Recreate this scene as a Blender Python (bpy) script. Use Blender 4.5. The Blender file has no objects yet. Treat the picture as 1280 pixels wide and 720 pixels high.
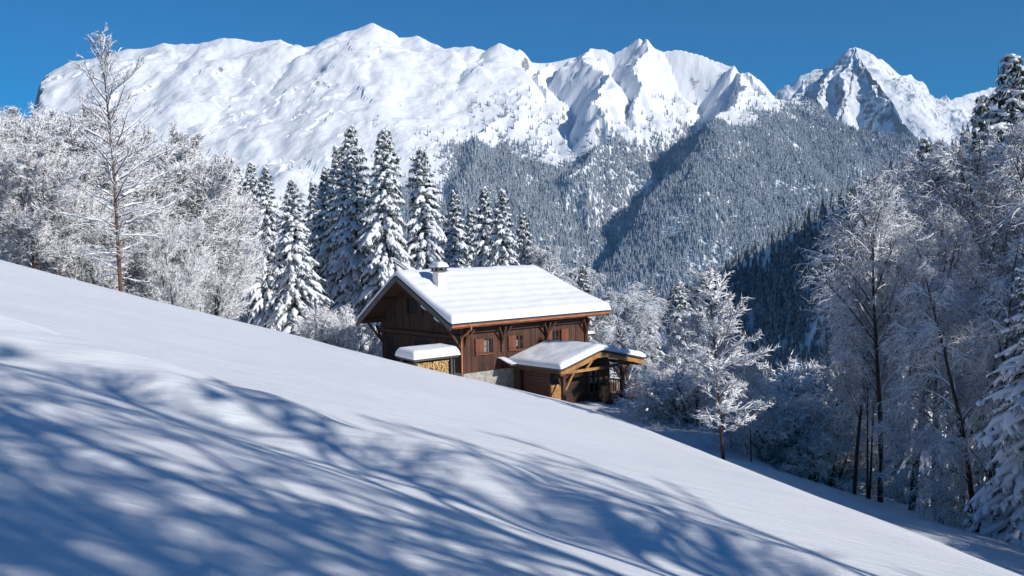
import bpy, bmesh, math, random
import numpy as np
from mathutils import Matrix, Vector, Euler

SC = bpy.context.scene
COL = SC.collection
PI = math.pi
R = math.radians

# ------------------------------------------------------------------ camera
F = 1256.0 / 1280.0            # focal length in picture widths
PITCH = math.atan(63 / 1256.0)
ROLL = R(1.1)
cam_d = bpy.data.cameras.new('camera')
cam_d.sensor_width = 36.0
cam_d.lens = 36.0 * F
cam_d.clip_start = 0.2
cam_d.clip_end = 40000
cam = bpy.data.objects.new('camera', cam_d)
COL.objects.link(cam)
CM = Matrix.Rotation(PI / 2 - PITCH, 4, 'X') @ Matrix.Rotation(-ROLL, 4, 'Z')
cam.matrix_world = CM
SC.camera = cam
CR = np.array(CM.to_3x3())


def at(px, py, Y):
    """point seen at pixel (px, py) of the 1280x720 photograph, at depth Y"""
    d = CR @ np.array([(px - 640) / 1256.0, (360 - py) / 1256.0, -1.0])
    return d / d[1] * Y


# ------------------------------------------------------------------ light
SUN_AZ = math.atan2(-0.545, 0.84)      # direction towards the sun, x right, y away
SUN_EL = R(29)
SUN = np.array([math.cos(SUN_AZ) * math.cos(SUN_EL), math.sin(SUN_AZ) * math.cos(SUN_EL), math.sin(SUN_EL)])
sl = bpy.data.lights.new('sun', 'SUN')
sl.energy = 4.4
sl.angle = R(0.53)
sl.color = (1.0, 0.945, 0.86)
sun = bpy.data.objects.new('sun', sl)
COL.objects.link(sun)
sun.rotation_euler = Vector(SUN).to_track_quat('Z', 'Y').to_euler()
w = bpy.data.worlds.new('World')
SC.world = w
w.use_nodes = True
nt = w.node_tree
nt.nodes.clear()
sky = nt.nodes.new('ShaderNodeTexSky')
sky.sky_type = 'NISHITA'
sky.sun_disc = False
sky.sun_elevation = SUN_EL
sky.sun_rotation = PI / 2 - SUN_AZ
sky.altitude = 2800
sky.air_density = 1.0
sky.dust_density = 0.0
sky.ozone_density = 4.0
hs = nt.nodes.new('ShaderNodeHueSaturation')
hs.inputs['Saturation'].default_value = 1.85
hs.inputs['Value'].default_value = 0.95
bg = nt.nodes.new('ShaderNodeBackground')
bg.inputs[1].default_value = 0.085
wo = nt.nodes.new('ShaderNodeOutputWorld')
nt.links.new(sky.outputs[0], hs.inputs['Color'])
nt.links.new(hs.outputs[0], bg.inputs[0])
nt.links.new(bg.outputs[0], wo.inputs[0])
SC.view_settings.view_transform = 'Standard'
SC.view_settings.look = 'None'
SC.view_settings.exposure = 0.17
SC.view_settings.gamma = 1.0
try:
    SC.cycles.use_denoising = True
    SC.cycles.max_bounces = 6
    SC.cycles.diffuse_bounces = 3
    SC.cycles.glossy_bounces = 2
    SC.cycles.volume_bounces = 0
    SC.cycles.transparent_max_bounces = 8
except Exception:
    pass


# ------------------------------------------------------------------ object helpers
def tag(o, label=None, cat=None, group=None, kind=None):
    if label: o['label'] = label
    if cat: o['category'] = cat
    if group: o['group'] = group
    if kind: o['kind'] = kind
    return o


def empty(name, loc, rz=0.0, scale=1.0, **k):
    o = bpy.data.objects.new(name, None)
    o.empty_display_size = 0.3
    COL.objects.link(o)
    o.location = loc
    o.rotation_euler = (0, 0, rz)
    o.scale = (scale,) * 3
    return tag(o, **k)


def link(name, me, parent=None):
    o = bpy.data.objects.new(name, me)
    COL.objects.link(o)
    if parent is not None: o.parent = parent
    return o


def copy_tree(o, parent=None):
    c = o.copy()
    COL.objects.link(c)
    c.parent = parent
    for ch in list(o.children):
        copy_tree(ch, c)
    return c


class MB:
    """collects numpy vertices and faces with material slots; build() makes ONE mesh object"""

    def __init__(self):
        self.v = []; self.q = []; self.t = []; self.qm = []; self.tm = []; self.n = 0

    def add(self, v, q=None, t=None, m=0):
        v = np.asarray(v, float).reshape(-1, 3)
        if q is not None and len(q):
            q = np.asarray(q, int); self.q.append(q + self.n); self.qm.append(np.full(len(q), m))
        if t is not None and len(t):
            t = np.asarray(t, int); self.t.append(t + self.n); self.tm.append(np.full(len(t), m))
        self.v.append(v); self.n += len(v)
        return self

    def box(self, x0, x1, y0, y1, z0, z1, m=0):
        v = [(x, y, z) for z in (z0, z1) for y in (y0, y1) for x in (x0, x1)]
        q = [(0, 2, 3, 1), (4, 5, 7, 6), (0, 1, 5, 4), (2, 6, 7, 3), (0, 4, 6, 2), (1, 3, 7, 5)]
        return self.add(v, q, m=m)

    def bar(self, a, b, w, h, m=0, up=(0, 0, 1)):
        a = np.array(a, float); b = np.array(b, float)
        d = b - a; d /= np.linalg.norm(d)
        s = np.cross(d, up)
        if np.linalg.norm(s) < 1e-4: s = np.cross(d, (1, 0, 0))
        s /= np.linalg.norm(s); u = np.cross(s, d)
        v = [p + s * sx * w / 2 + u * sz * h / 2 for p in (a, b) for sz in (-1, 1) for sx in (-1, 1)]
        q = [(0, 1, 3, 2), (4, 6, 7, 5), (0, 4, 5, 1), (2, 3, 7, 6), (0, 2, 6, 4), (1, 5, 7, 3)]
        return self.add(v, q, m=m)

    def prism(self, pts, ax, a0, a1, m=0):
        """polygon of 2-D pts extruded along axis ax (0: pts are y,z; 1: pts are x,z; 2: x,y)"""
        n = len(pts)
        def mk(p, a):
            return {0: (a, p[0], p[1]), 1: (p[0], a, p[1]), 2: (p[0], p[1], a)}[ax]
        v = [mk(p, a0) for p in pts] + [mk(p, a1) for p in pts]
        q = [(i, (i + 1) % n, n + (i + 1) % n, n + i) for i in range(n)]
        t = [(0, i + 1, i) for i in range(1, n - 1)] + [(n, n + i, n + i + 1) for i in range(1, n - 1)]
        return self.add(v, q, t, m)

    def mesh(self, name, mats, smooth=False):
        v = np.concatenate(self.v)
        q = np.concatenate(self.q) if self.q else np.zeros((0, 4), int)
        t = np.concatenate(self.t) if self.t else np.zeros((0, 3), int)
        me = bpy.data.meshes.new(name)
        me.vertices.add(len(v)); me.vertices.foreach_set('co', v.ravel())
        nl = len(q) * 4 + len(t) * 3
        me.loops.add(nl)
        me.loops.foreach_set('vertex_index', np.concatenate([q.ravel(), t.ravel()]).astype(np.int32))
        me.polygons.add(len(q) + len(t))
        st = np.concatenate([np.arange(len(q)) * 4, len(q) * 4 + np.arange(len(t)) * 3])
        me.polygons.foreach_set('loop_start', st.astype(np.int32))
        mi = np.concatenate(self.qm + self.tm) if (self.qm or self.tm) else np.zeros(0)
        me.polygons.foreach_set('material_index', mi.astype(np.int32))
        me.polygons.foreach_set('use_smooth', np.full(len(q) + len(t), smooth))
        for m in (mats if isinstance(mats, (list, tuple)) else [mats]): me.materials.append(m)
        me.update(calc_edges=True)
        return me

    def build(self, name, mats, parent=None, smooth=False):
        return link(name, self.mesh(name, mats, smooth), parent)


def fix_normals(o):
    bm = bmesh.new(); bm.from_mesh(o.data)
    bmesh.ops.recalc_face_normals(bm, faces=bm.faces)
    bm.to_mesh(o.data); bm.free()
    return o


# ------------------------------------------------------------------ noise
def _hash(ix, iy, seed):
    h = (ix.astype(np.int64) * 374761393 + iy.astype(np.int64) * 668265263 + seed * 1442695041) & 0xffffffff
    h = ((h ^ (h >> 13)) * 1274126177) & 0xffffffff
    h = (h ^ (h >> 16)) & 0xffffffff
    return h


def gnoise(x, y, seed=0):
    ix = np.floor(x); iy = np.floor(y)
    fx = x - ix; fy = y - iy
    ux = fx * fx * fx * (fx * (fx * 6 - 15) + 10); uy = fy * fy * fy * (fy * (fy * 6 - 15) + 10)
    r = 0
    def g(dx, dy):
        a = _hash(ix + dx, iy + dy, seed) / 4294967296.0 * 2 * PI
        return np.cos(a) * (fx - dx) + np.sin(a) * (fy - dy)
    n0 = g(0, 0) * (1 - ux) + g(1, 0) * ux
    n1 = g(0, 1) * (1 - ux) + g(1, 1) * ux
    return (n0 * (1 - uy) + n1 * uy) * 1.5


def fbm(x, y, sc, oct=5, seed=0, gain=0.5):
    r = 0; a = 1.0; f = 1.0 / sc
    for i in range(oct):
        r = r + a * gnoise(x * f, y * f, seed + i * 17); a *= gain; f *= 2.03
    return r


def ridged(x, y, sc, oct=5, seed=0, gain=0.5):
    r = 0; a = 1.0; f = 1.0 / sc; wgt = 1.0
    for i in range(oct):
        n = (1 - np.abs(gnoise(x * f, y * f, seed + i * 31))) ** 2
        r = r + a * n * wgt; wgt = np.clip(n * 1.4, 0, 1); a *= gain; f *= 2.1
    return r


def sstep(a, b, x):
    t = np.clip((x - a) / (b - a), 0, 1)
    return t * t * (3 - 2 * t)


# ------------------------------------------------------------------ materials
def mat(name):
    m = bpy.data.materials.new(name); m.use_nodes = True
    n = m.node_tree; n.nodes.clear()
    o = n.nodes.new('ShaderNodeOutputMaterial'); b = n.nodes.new('ShaderNodeBsdfPrincipled')
    n.links.new(b.outputs[0], o.inputs[0])
    return m, n, b


def N(n, t, **k):
    o = n.nodes.new(t)
    for a, v in k.items():
        if a.startswith('i_'):
            key = a[2:]
            key = int(key) if key.isdigit() else key.replace('_', ' ')
            o.inputs[key].default_value = v
        else:
            setattr(o, a, v)
    return o


def ramp(n, src, stops):
    r = n.nodes.new('ShaderNodeValToRGB')
    el = r.color_ramp.elements
    while len(el) < len(stops): el.new(0.5)
    for e, (p, c) in zip(el, stops):
        e.position = p; e.color = (*c, 1) if len(c) == 3 else c
    n.links.new(src, r.inputs[0])
    return r


def noise(n, scale, detail=4, rough=0.55, vec=None, dist=0.0, coord='Object', map_scale=None, rot=None):
    tc = n.nodes.new('ShaderNodeTexCoord')
    t = N(n, 'ShaderNodeTexNoise', i_Scale=scale, i_Detail=detail, i_Roughness=rough, i_Distortion=dist)
    if map_scale is not None or rot is not None:
        mp = n.nodes.new('ShaderNodeMapping')
        if map_scale is not None: mp.inputs['Scale'].default_value = map_scale
        if rot is not None: mp.inputs['Rotation'].default_value = rot
        n.links.new(tc.outputs[coord], mp.inputs[0]); n.links.new(mp.outputs[0], t.inputs['Vector'])
    else:
        n.links.new(tc.outputs[coord], t.inputs['Vector'])
    return t


def bump(n, b, hgt, strength, dist, prev=None):
    bp = N(n, 'ShaderNodeBump', i_Strength=strength, i_Distance=dist)
    n.links.new(hgt, bp.inputs['Height'])
    if prev is not None: n.links.new(prev.outputs[0], bp.inputs['Normal'])
    n.links.new(bp.outputs[0], b.inputs['Normal'])
    return bp


SNOW = (0.80, 0.83, 0.88)


def m_snow_ground():
    m, n, b = mat('snow_field')
    t = noise(n, 1.2, 5)
    c = ramp(n, t.outputs[0], [(0.3, (0.78, 0.81, 0.87)), (0.7, (0.84, 0.86, 0.90))])
    n.links.new(c.outputs[0], b.inputs['Base Color'])
    b.inputs['Roughness'].default_value = 0.55
    w1 = noise(n, 1.0, 6, 0.6, map_scale=(0.55, 3.2, 1.0), rot=(0, 0, R(-33)))
    b1 = bump(n, b, w1.outputs[0], 0.45, 0.12)
    g = noise(n, 55.0, 4, 0.7)
    b2 = bump(n, b, g.outputs[0], 0.6, 0.014, b1)
    return m


def m_snow(name='settled_snow', tint=SNOW, bs=0.3):
    m, n, b = mat(name)
    b.inputs['Base Color'].default_value = (*tint, 1)
    b.inputs['Roughness'].default_value = 0.6
    g = noise(n, 9.0, 5, 0.65)
    bump(n, b, g.outputs[0], bs, 0.06)
    return m


def m_snowy(name, dark, lo=-0.15, hi=0.35, nscale=3.0, snow=SNOW, namp=0.6, rough=0.8, dark2=None):
    """snow lies on what faces up, the bare stuff shows on what faces down"""
    m, n, b = mat(name)
    g = n.nodes.new('ShaderNodeNewGeometry')
    s = n.nodes.new('ShaderNodeSeparateXYZ')
    n.links.new(g.outputs['True Normal'], s.inputs[0])
    t = noise(n, nscale, 3, 0.6)
    ma = N(n, 'ShaderNodeMath', operation='MULTIPLY_ADD', i_1=namp, i_2=-namp / 2)
    n.links.new(t.outputs[0], ma.inputs[0])
    ad = N(n, 'ShaderNodeMath', operation='ADD')
    n.links.new(s.outputs[2], ad.inputs[0]); n.links.new(ma.outputs[0], ad.inputs[1])
    mr = N(n, 'ShaderNodeMapRange', i_1=lo, i_2=hi)
    n.links.new(ad.outputs[0], mr.inputs[0])
    mx = N(n, 'ShaderNodeMix', data_type='RGBA')
    n.links.new(mr.outputs[0], mx.inputs[0])
    d2 = dark2 or tuple(c * 1.7 for c in dark)
    t2 = noise(n, nscale * 4, 3, 0.6)
    r = ramp(n, t2.outputs[0], [(0.35, dark), (0.65, d2)])
    n.links.new(r.outputs[0], mx.inputs[6])
    mx.inputs[7].default_value = (*snow, 1)
    n.links.new(mx.outputs[2], b.inputs['Base Color'])
    b.inputs['Roughness'].default_value = rough
    b.inputs['Specular IOR Level'].default_value = 0.2
    return m


def m_wood(name, c0, c1, scale=(14, 14, 0.8), rough=0.75, nb=0.3):
    m, n, b = mat(name)
    t = noise(n, 1.6, 6, 0.65, map_scale=scale, dist=0.4)
    big = noise(n, 0.9, 2, 0.5)
    oi = n.nodes.new('ShaderNodeObjectInfo')
    ge = n.nodes.new('ShaderNodeNewGeometry')
    a = N(n, 'ShaderNodeMath', operation='MULTIPLY_ADD', i_1=0.35, i_2=-0.17)
    n.links.new(ge.outputs['Random Per Island'], a.inputs[0])
    a2 = N(n, 'ShaderNodeMath', operation='ADD'); n.links.new(a.outputs[0], a2.inputs[0]); n.links.new(t.outputs[0], a2.inputs[1])
    a3 = N(n, 'ShaderNodeMath', operation='MULTIPLY_ADD', i_1=0.5, i_2=-0.25)
    n.links.new(big.outputs[0], a3.inputs[0])
    a4 = N(n, 'ShaderNodeMath', operation='ADD'); n.links.new(a2.outputs[0], a4.inputs[0]); n.links.new(a3.outputs[0], a4.inputs[1])
    r = ramp(n, a4.outputs[0], [(0.25, c0), (0.78, c1)])
    n.links.new(r.outputs[0], b.inputs['Base Color'])
    b.inputs['Roughness'].default_value = rough
    bump(n, b, t.outputs[0], nb, 0.01)
    return m


def m_plain(name, c, rough=0.6, metal=0.0, var=0.25, sc=6.0, bs=0.2, spec=0.5):
    m, n, b = mat(name)
    t = noise(n, sc, 5, 0.6)
    lo = tuple(max(0, x * (1 - var)) for x in c); hi = tuple(x * (1 + var) for x in c)
    r = ramp(n, t.outputs[0], [(0.3, lo), (0.7, hi)])
    n.links.new(r.outputs[0], b.inputs['Base Color'])
    b.inputs['Roughness'].default_value = rough
    b.inputs['Metallic'].default_value = metal
    b.inputs['Specular IOR Level'].default_value = spec
    bump(n, b, t.outputs[0], bs, 0.02)
    return m


def m_mountain(name, thr0, thr1, rock=(0.20, 0.19, 0.19), fscale=0.004, bdist=18.0):
    """snow that slides off the steepest places and leaves rock"""
    m, n, b = mat(name)
    g = n.nodes.new('ShaderNodeNewGeometry')
    s = n.nodes.new('ShaderNodeSeparateXYZ'); n.links.new(g.outputs['True Normal'], s.inputs[0])
    t = noise(n, fscale * 4, 8, 0.68)
    ma = N(n, 'ShaderNodeMath', operation='MULTIPLY_ADD', i_1=0.75, i_2=-0.375); n.links.new(t.outputs[0], ma.inputs[0])
    ad = N(n, 'ShaderNodeMath', operation='ADD'); n.links.new(s.outputs[2], ad.inputs[0]); n.links.new(ma.outputs[0], ad.inputs[1])
    mr = N(n, 'ShaderNodeMapRange', i_1=thr0, i_2=thr1); n.links.new(ad.outputs[0], mr.inputs[0])
    st = noise(n, 1.0, 6, 0.7, map_scale=(fscale, fscale, fscale * 9))
    rk = ramp(n, st.outputs[0], [(0.3, tuple(c * 0.45 for c in rock)), (0.55, rock), (0.8, tuple(c * 1.7 for c in rock))])
    mx = N(n, 'ShaderNodeMix', data_type='RGBA'); n.links.new(mr.outputs[0], mx.inputs[0])
    n.links.new(rk.outputs[0], mx.inputs[6]); mx.inputs[7].default_value = (0.82, 0.85, 0.9, 1)
    n.links.new(mx.outputs[2], b.inputs['Base Color'])
    b.inputs['Roughness'].default_value = 0.7
    bn = noise(n, fscale * 2.2, 9, 0.62, dist=0.6)
    bump(n, b, bn.outputs[0], 0.5, bdist)
    return m


M = {}
M['snow_field'] = m_snow_ground()
M['snow'] = m_snow()
M['pillow'] = m_snow('branch_snow', (0.82, 0.85, 0.9), 0.25)
M['frost'] = m_snowy('frosted_twigs', (0.065, 0.066, 0.07), -0.6, -0.05, 2.5, snow=(0.86, 0.87, 0.90))
M['frost_dark'] = m_snowy('snowy_twigs', (0.028, 0.028, 0.03), -0.25, 0.35, 3.5, dark2=(0.05, 0.05, 0.052))
M['bark'] = m_snowy('snowy_bark', (0.05, 0.036, 0.028), 0.25, 0.6, 1.5, namp=0.9)
M['larch'] = m_plain('larch_bark', (0.10, 0.062, 0.045), 0.9, var=0.5, sc=5, bs=0.6)
M['needle'] = m_snowy('snowy_needles', (0.012, 0.026, 0.014), 0.15, 0.62, 2.0, namp=0.8)
M['farspruce'] = m_snowy('far_spruce_snow', (0.035, 0.05, 0.06), -0.2, 0.38, 0.35, snow=(0.64, 0.71, 0.80), namp=0.75)  # snow tinted blue: some of the distance haze is put into its colour
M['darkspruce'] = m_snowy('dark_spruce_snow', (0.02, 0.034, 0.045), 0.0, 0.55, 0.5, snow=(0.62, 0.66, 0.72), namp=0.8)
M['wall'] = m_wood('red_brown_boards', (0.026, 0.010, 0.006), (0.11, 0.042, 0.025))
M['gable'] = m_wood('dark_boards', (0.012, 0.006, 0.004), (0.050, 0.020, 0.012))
M['shutter'] = m_wood('reddish_shutter', (0.09, 0.027, 0.013), (0.22, 0.07, 0.033))
M['beam'] = m_wood('beam_wood', (0.03, 0.014, 0.008), (0.11, 0.048, 0.024), (3, 3, 3))
M['gold'] = m_wood('golden_wood', (0.20, 0.085, 0.025), (0.55, 0.30, 0.11), (3, 3, 3))
M['copper'] = m_plain('copper', (0.50, 0.19, 0.08), 0.6, 0.25, var=0.35, sc=2.0)
M['metal'] = m_plain('dark_flashing', (0.09, 0.09, 0.10), 0.5, 0.4)
M['stone'] = m_plain('rubble_plaster', (0.34, 0.33, 0.31), 0.9, var=0.45, sc=3.5, bs=0.7)
M['plaster'] = m_plain('white_plaster', (0.72, 0.71, 0.69), 0.9, var=0.08)
M['dark'] = m_plain('dark_room', (0.012, 0.010, 0.010), 0.9)
M['frame'] = m_plain('window_frame_wood', (0.10, 0.05, 0.03), 0.6)
M['curtain'] = m_plain('white_curtain', (0.7, 0.72, 0.75), 0.9)
M['log'] = m_plain('split_log_end', (0.52, 0.34, 0.15), 0.85, var=0.55, sc=7.0)
M['rock_range'] = m_mountain('snowy_range', 0.24, 0.33, (0.22, 0.22, 0.23), bdist=6.0)
M['rock_peak'] = m_mountain('rocky_peak', 0.33, 0.45, (0.12, 0.125, 0.15), 0.003, 30.0)
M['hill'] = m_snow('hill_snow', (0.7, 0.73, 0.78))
m_, n_, b_ = mat('window_glass')
b_.inputs['Base Color'].default_value = (0.02, 0.025, 0.03, 1); b_.inputs['Roughness'].default_value = 0.05
tr_ = n_.nodes.new('ShaderNodeBsdfTransparent'); mx_ = n_.nodes.new('ShaderNodeMixShader'); mx_.inputs[0].default_value = 0.72
n_.links.new(b_.outputs[0], mx_.inputs[1]); n_.links.new(tr_.outputs[0], mx_.inputs[2]); n_.links.new(mx_.outputs[0], n_.nodes['Material Output'].inputs[0])
M['glass'] = m_


# ------------------------------------------------------------------ the snowy slope
GX0, GY0 = -0.25, -0.108


def ground(x, y):
    x = np.asarray(x, float); y = np.asarray(y, float)
    z = -1.62 + GX0 * x + GY0 * y
    # the slope rolls over beyond the crest
    yc = 34 + 0.10 * x
    z = z - 0.0030 * np.clip(y - yc, 0, None) ** 2 / (1 + 0.012 * np.clip(y - yc, 0, None))
    # rises a little at the far left, rolls over sooner at right
    z = z + 0.0022 * np.clip(-x - 5, 0, 20) ** 2 * sstep(70, 30, np.abs(y))
    z = z - 0.55 * sstep(9, 16, x) * sstep(28, 38, y)
    # a shallow hollow along the trees at right
    s = x - (8.4 - 0.17 * y)
    z = z - 0.9 * sstep(0, 7, s) + 0.02 * np.clip(s - 6, 0, 20)
    # shelf right of the chalet, carrying the porch
    S = -10.70 - 0.45 * np.clip(x - 11.3, 0, 1.7) - 0.45 * np.clip(y - np.interp(x, [5, 7.8, 10.5, 11.3, 12.7, 14, 16], [66, 62, 58, 54, 50, 44, 34]), 0, None)
    S = S - 0.5 * np.clip(41 - y, 0, None) - 0.5 * np.clip(-x, 0, None)
    k = 0.35
    z = np.maximum(z, S) + k * np.exp(-np.abs(z - S) / k) * 0.5
    # snow bank across the near slope with soft lumps
    t = (y - (11.4 - 0.50 * x))
    bank = 0.22 * np.exp(-(t / 1.0) ** 2) - 0.14 * np.exp(-((t + 1.5) / 0.9) ** 2)
    lump = 0.13 * np.exp(-((t - 0.1) / 1.5) ** 2) * gnoise(x * 0.8 + 3.1, y * 0.9 + 0.4, 5)
    fade = sstep(7, 1.0, x) * sstep(-60, -9, x)
    z = z + (bank + lump) * fade
    z = z + 0.06 * fbm(x, y, 7.0, 3, 11) + 0.25 * gnoise(x / 27.0, y / 27.0, 3) * sstep(20, 40, np.hypot(x, y))
    # it all drops into the valley far out
    r = np.hypot(x - 10, y)
    z = z - 0.35 * np.clip(r - 130, 0, None)
    return z


def grid_mesh(xs, ys, zf, flip=False):
    X, Y = np.meshgrid(xs, ys)
    Z = zf(X, Y)
    nx, ny = len(xs), len(ys)
    v = np.stack([X.ravel(), Y.ravel(), Z.ravel()], 1)
    i = (np.arange(ny - 1)[:, None] * nx + np.arange(nx - 1)[None, :]).ravel()
    q = np.stack([i, i + 1, i + nx + 1, i + nx], 1)
    return MB().add(v, q)


def sspace(lo, hi, n, c, k):
    a, b = np.arcsinh((lo - c) / k), np.arcsinh((hi - c) / k)
    return c + k * np.sinh(np.linspace(a, b, n))


o = grid_mesh(sspace(-420, 420, 520, 0, 7.0), sspace(-260, 620, 420, 10, 7.0), ground).build('snow_slope', M['snow_field'], None, True)
tag(o, kind='structure')


def gz(x, y): return float(ground(np.array([x]), np.array([y]))[0])


# ------------------------------------------------------------------ mountains
def ridge_field(ridges, base):
    """height = the highest of all the ridge lines' flanks"""
    segs = []
    firm = []
    for r_i, (pts, sl, sr, *cut) in enumerate(ridges):
        P = [at(*p) for p in pts]
        for a, b in zip(P[:-1], P[1:]): segs.append((a, b, sl, sr, cut[0] if cut else None)); firm.append(len(pts) > 11)
    crest_first = lambda k: firm[k]

    def f(x, y):
        wx = x + 95 * fbm(x, y, 380, 4, 71); wy = y + 60 * fbm(x, y, 380, 3, 72)
        z = np.full(np.shape(x), float(base)); near = np.full(np.shape(x), 1e9)
        for k, (a, b, sl, sr, cut) in enumerate(segs):
            d = b[:2] - a[:2]; L2 = d @ d
            wf = 1.0
            t = np.clip(((wx - a[0]) * d[0] + (wy - a[1]) * d[1]) / L2, 0, 1)
            t0 = np.clip(((x - a[0]) * d[0] + (y - a[1]) * d[1]) / L2, 0, 1)
            dist0 = np.hypot(x - a[0] - t0 * d[0], y - a[1] - t0 * d[1])
            distw = np.hypot(wx - a[0] - t * d[0], wy - a[1] - t * d[1])
            m = sstep(0, 160, dist0) if crest_first(k) else 1.0
            dist = dist0 * (1 - m) + distw * m
            tt = t0 * (1 - m) + t * m
            side = (x - a[0]) * d[1] - (y - a[1]) * d[0]      # >0: right of the direction of travel
            s = np.where(side > 0, sr, sl)
            h = a[2] + (b[2] - a[2]) * tt
            hh = h - s * dist
            if cut is not None: hh = hh - 1.3 * np.clip(wx - cut, 0, None)
            z = np.maximum(z, hh)
            near = np.minimum(near, dist0)
        return z, near
    return f


skyline = [(-160, 420, 5400), (-60, 330, 5300), (20, 240, 5250), (50, 180, 5150), (62, 126, 5110), (70, 100, 5100), (89, 77, 5080), (123, 71, 5060),
           (160, 62, 5050), (181, 60, 5050), (205, 53, 5040), (220, 57, 5040), (249, 55, 5020), (280, 46, 5010), (326, 53, 5000),
           (350, 48, 5000), (375, 58, 5000), (399, 56, 5000), (404, 51, 5000), (433, 39, 5000), (467, 30, 5000), (486, 39, 5000), (493, 49, 5000),
           (522, 45, 5000), (532, 50, 5000), (554, 62, 5000), (590, 57, 4990), (607, 63, 4980), (624, 54, 4960), (639, 61, 4960),
           (641, 73, 4950), (660, 78, 4950), (687, 77, 4950), (719, 72, 4950), (733, 70, 4940), (738, 60, 4930), (759, 62, 4920),
           (767, 67, 4910), (782, 58, 4900), (799, 47, 4880), (812, 56, 4860), (823, 65, 4850), (847, 61, 4830), (873, 68, 4800), (900, 77, 4770),
           (916, 81, 4740), (924, 92, 4720), (943, 92, 4680), (964, 100, 4640), (985, 121, 4580), (1001, 134, 4500),
           (1040, 148, 4400), (1100, 164, 4300), (1150, 180, 4200), (1250, 212, 4100), (1400, 260, 4000)]


def rib(b, prot, pts):
    """a rib standing out of a face of slope b: pts are pixels, the first with its depth on the crest"""
    p0 = at(*pts[0]); out = [pts[0]]; Y0, z0 = p0[1], p0[2]
    for i, (px, py) in enumerate(pts[1:]):
        e = at(px, py, 1.0)[2]
        k = min(1.0, (i + 1) / 3.0)
        out.append((px, py, (b * Y0 - z0) / (b - e) - prot * k))
    return out


RN = [
    (skyline[:31], 1.3, 0.66, 90), (skyline[30:46], 1.3, 1.5), (skyline[45:], 1.3, 1.0),
    (rib(1.02, 480, [(738, 60, 4930), (750, 80), (753, 108), (747, 138), (738, 165), (726, 200), (708, 240), (690, 290), (668, 340)]), 1.3, 1.0),
    (rib(1.02, 330, [(738, 60, 4930), (735, 105), (728, 138), (716, 172), (702, 215), (692, 250)]), 1.1, 1.2),
    (rib(1.02, 200, [(799, 47, 4880), (803, 80), (800, 110), (794, 135)]), 1.2, 1.3),
    (rib(1.02, 540, [(924, 90, 4720), (918, 108), (905, 130), (884, 160), (862, 190), (846, 222), (832, 255), (818, 300), (808, 350), (800, 400)]), 0.70, 1.35),
    (rib(1.02, 150, [(943, 91, 4680), (950, 112), (962, 135), (958, 175), (935, 225), (910, 290), (890, 350)]), 0.70, 0.9),
    (rib(0.66, 200, [(687, 77, 4950), (682, 110), (672, 150), (655, 190), (636, 230), (618, 290)]), 0.72, 0.9),
    (rib(0.66, 190, [(640, 63, 4960), (648, 100), (630, 140), (606, 172), (590, 215), (575, 280)]), 0.72, 0.9),
    (rib(1.02, 130, [(1040, 148, 4400), (1012, 190), (985, 240), (955, 300), (930, 360)]), 0.66, 1.15),
    (rib(1.02, 100, [(1100, 164, 4300), (1075, 220), (1045, 290)]), 0.66, 1.0),
]
# directions of travel run away from the crest, towards the camera: 'right' of it is picture-left
rf = ridge_field(RN, -900)


def wq(a, b, s_): return a + 60 * fbm(a, b, 300, 2, 90 + s_)


def range_z(x, y):
    z, near = rf(x, y)
    k = sstep(0, 220, near)
    z = z + (34 - 27 * sstep(300, -300, x)) * k * (ridged(wq(x, y, 1), wq(y, x, 2), 560, 6, 5) - 1.0) + (8 + (8 - 7 * sstep(300, -300, x)) * k) * fbm(x, y, 130, 5, 9)
    z = z - 2.2 * np.clip(-2310 + 0.38 * (5080 - y) - x + 30 * fbm(x, y, 120, 3, 77), 0, 600)
    # low cliff steps that throw thin shadows across the open snow face
    for sd, am in ((101, 16), (102, 12), (103, 9)):
        n_ = fbm(x * 0.8, y * 1.3, 420 - 90 * (sd - 101), 5, sd)
        mk = sstep(0.12, 0.4, fbm(x, y, 500, 3, sd + 20)) * k
        z = z + am * mk * sstep(-0.02, 0.02, n_)
    floor = -640 + 0.05 * (4000 - y)
    return np.maximum(z, np.where(y < 3600, floor, -900))


xs = np.linspace(-3100, 3500, 620); ys = np.concatenate([np.linspace(2300, 3300, 70)[:-1], np.linspace(3300, 5450, 290)])
rngo = grid_mesh(xs, ys, range_z).build('mountain_range', M['rock_range'], None, False)
tag(rngo, kind='structure')

peak = [
    ([(900, 150, 9400), (960, 120, 9200), (980, 108, 9150), (996, 102, 9100), (1001, 93, 9100), (1018, 88, 9080), (1038, 84, 9060), (1046, 74, 9040), (1062, 59, 9000),
      (1068, 60, 9000), (1091, 78, 9050), (1105, 82, 9080), (1118, 90, 9100), (1144, 118, 9200), (1165, 123, 9250), (1187, 125, 9300), (1205, 120, 9320), (1224, 114, 9350),
      (1245, 108, 9380), (1300, 100, 9400), (1420, 110, 9400)], 1.2, 1.05),
    (rib(1.15, 520, [(1066, 60, 9000), (1082, 84), (1100, 112), (1122, 132), (1150, 166), (1165, 200)]), 0.62, 1.6),
    (rib(1.15, 260, [(1046, 74, 9040), (1036, 92), (1028, 112), (1018, 135), (1008, 160)]), 0.95, 1.5),
    (rib(1.15, 300, [(1064, 60, 9000), (1066, 88), (1062, 112), (1054, 135), (1046, 158)]), 1.0, 1.6),
    (rib(1.15, 280, [(1080, 75, 9030), (1086, 100), (1084, 125), (1082, 150)]), 1.0, 1.6),
    (rib(1.15, 200, [(1001, 93, 9100), (994, 115), (985, 140)]), 0.95, 1.4),
    (rib(0.85, 200, [(1187, 125, 9300), (1195, 150), (1205, 190)]), 0.6, 0.8),
    (rib(0.85, 200, [(1245, 108, 9380), (1240, 140), (1245, 180)]), 0.6, 0.8),
]
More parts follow.
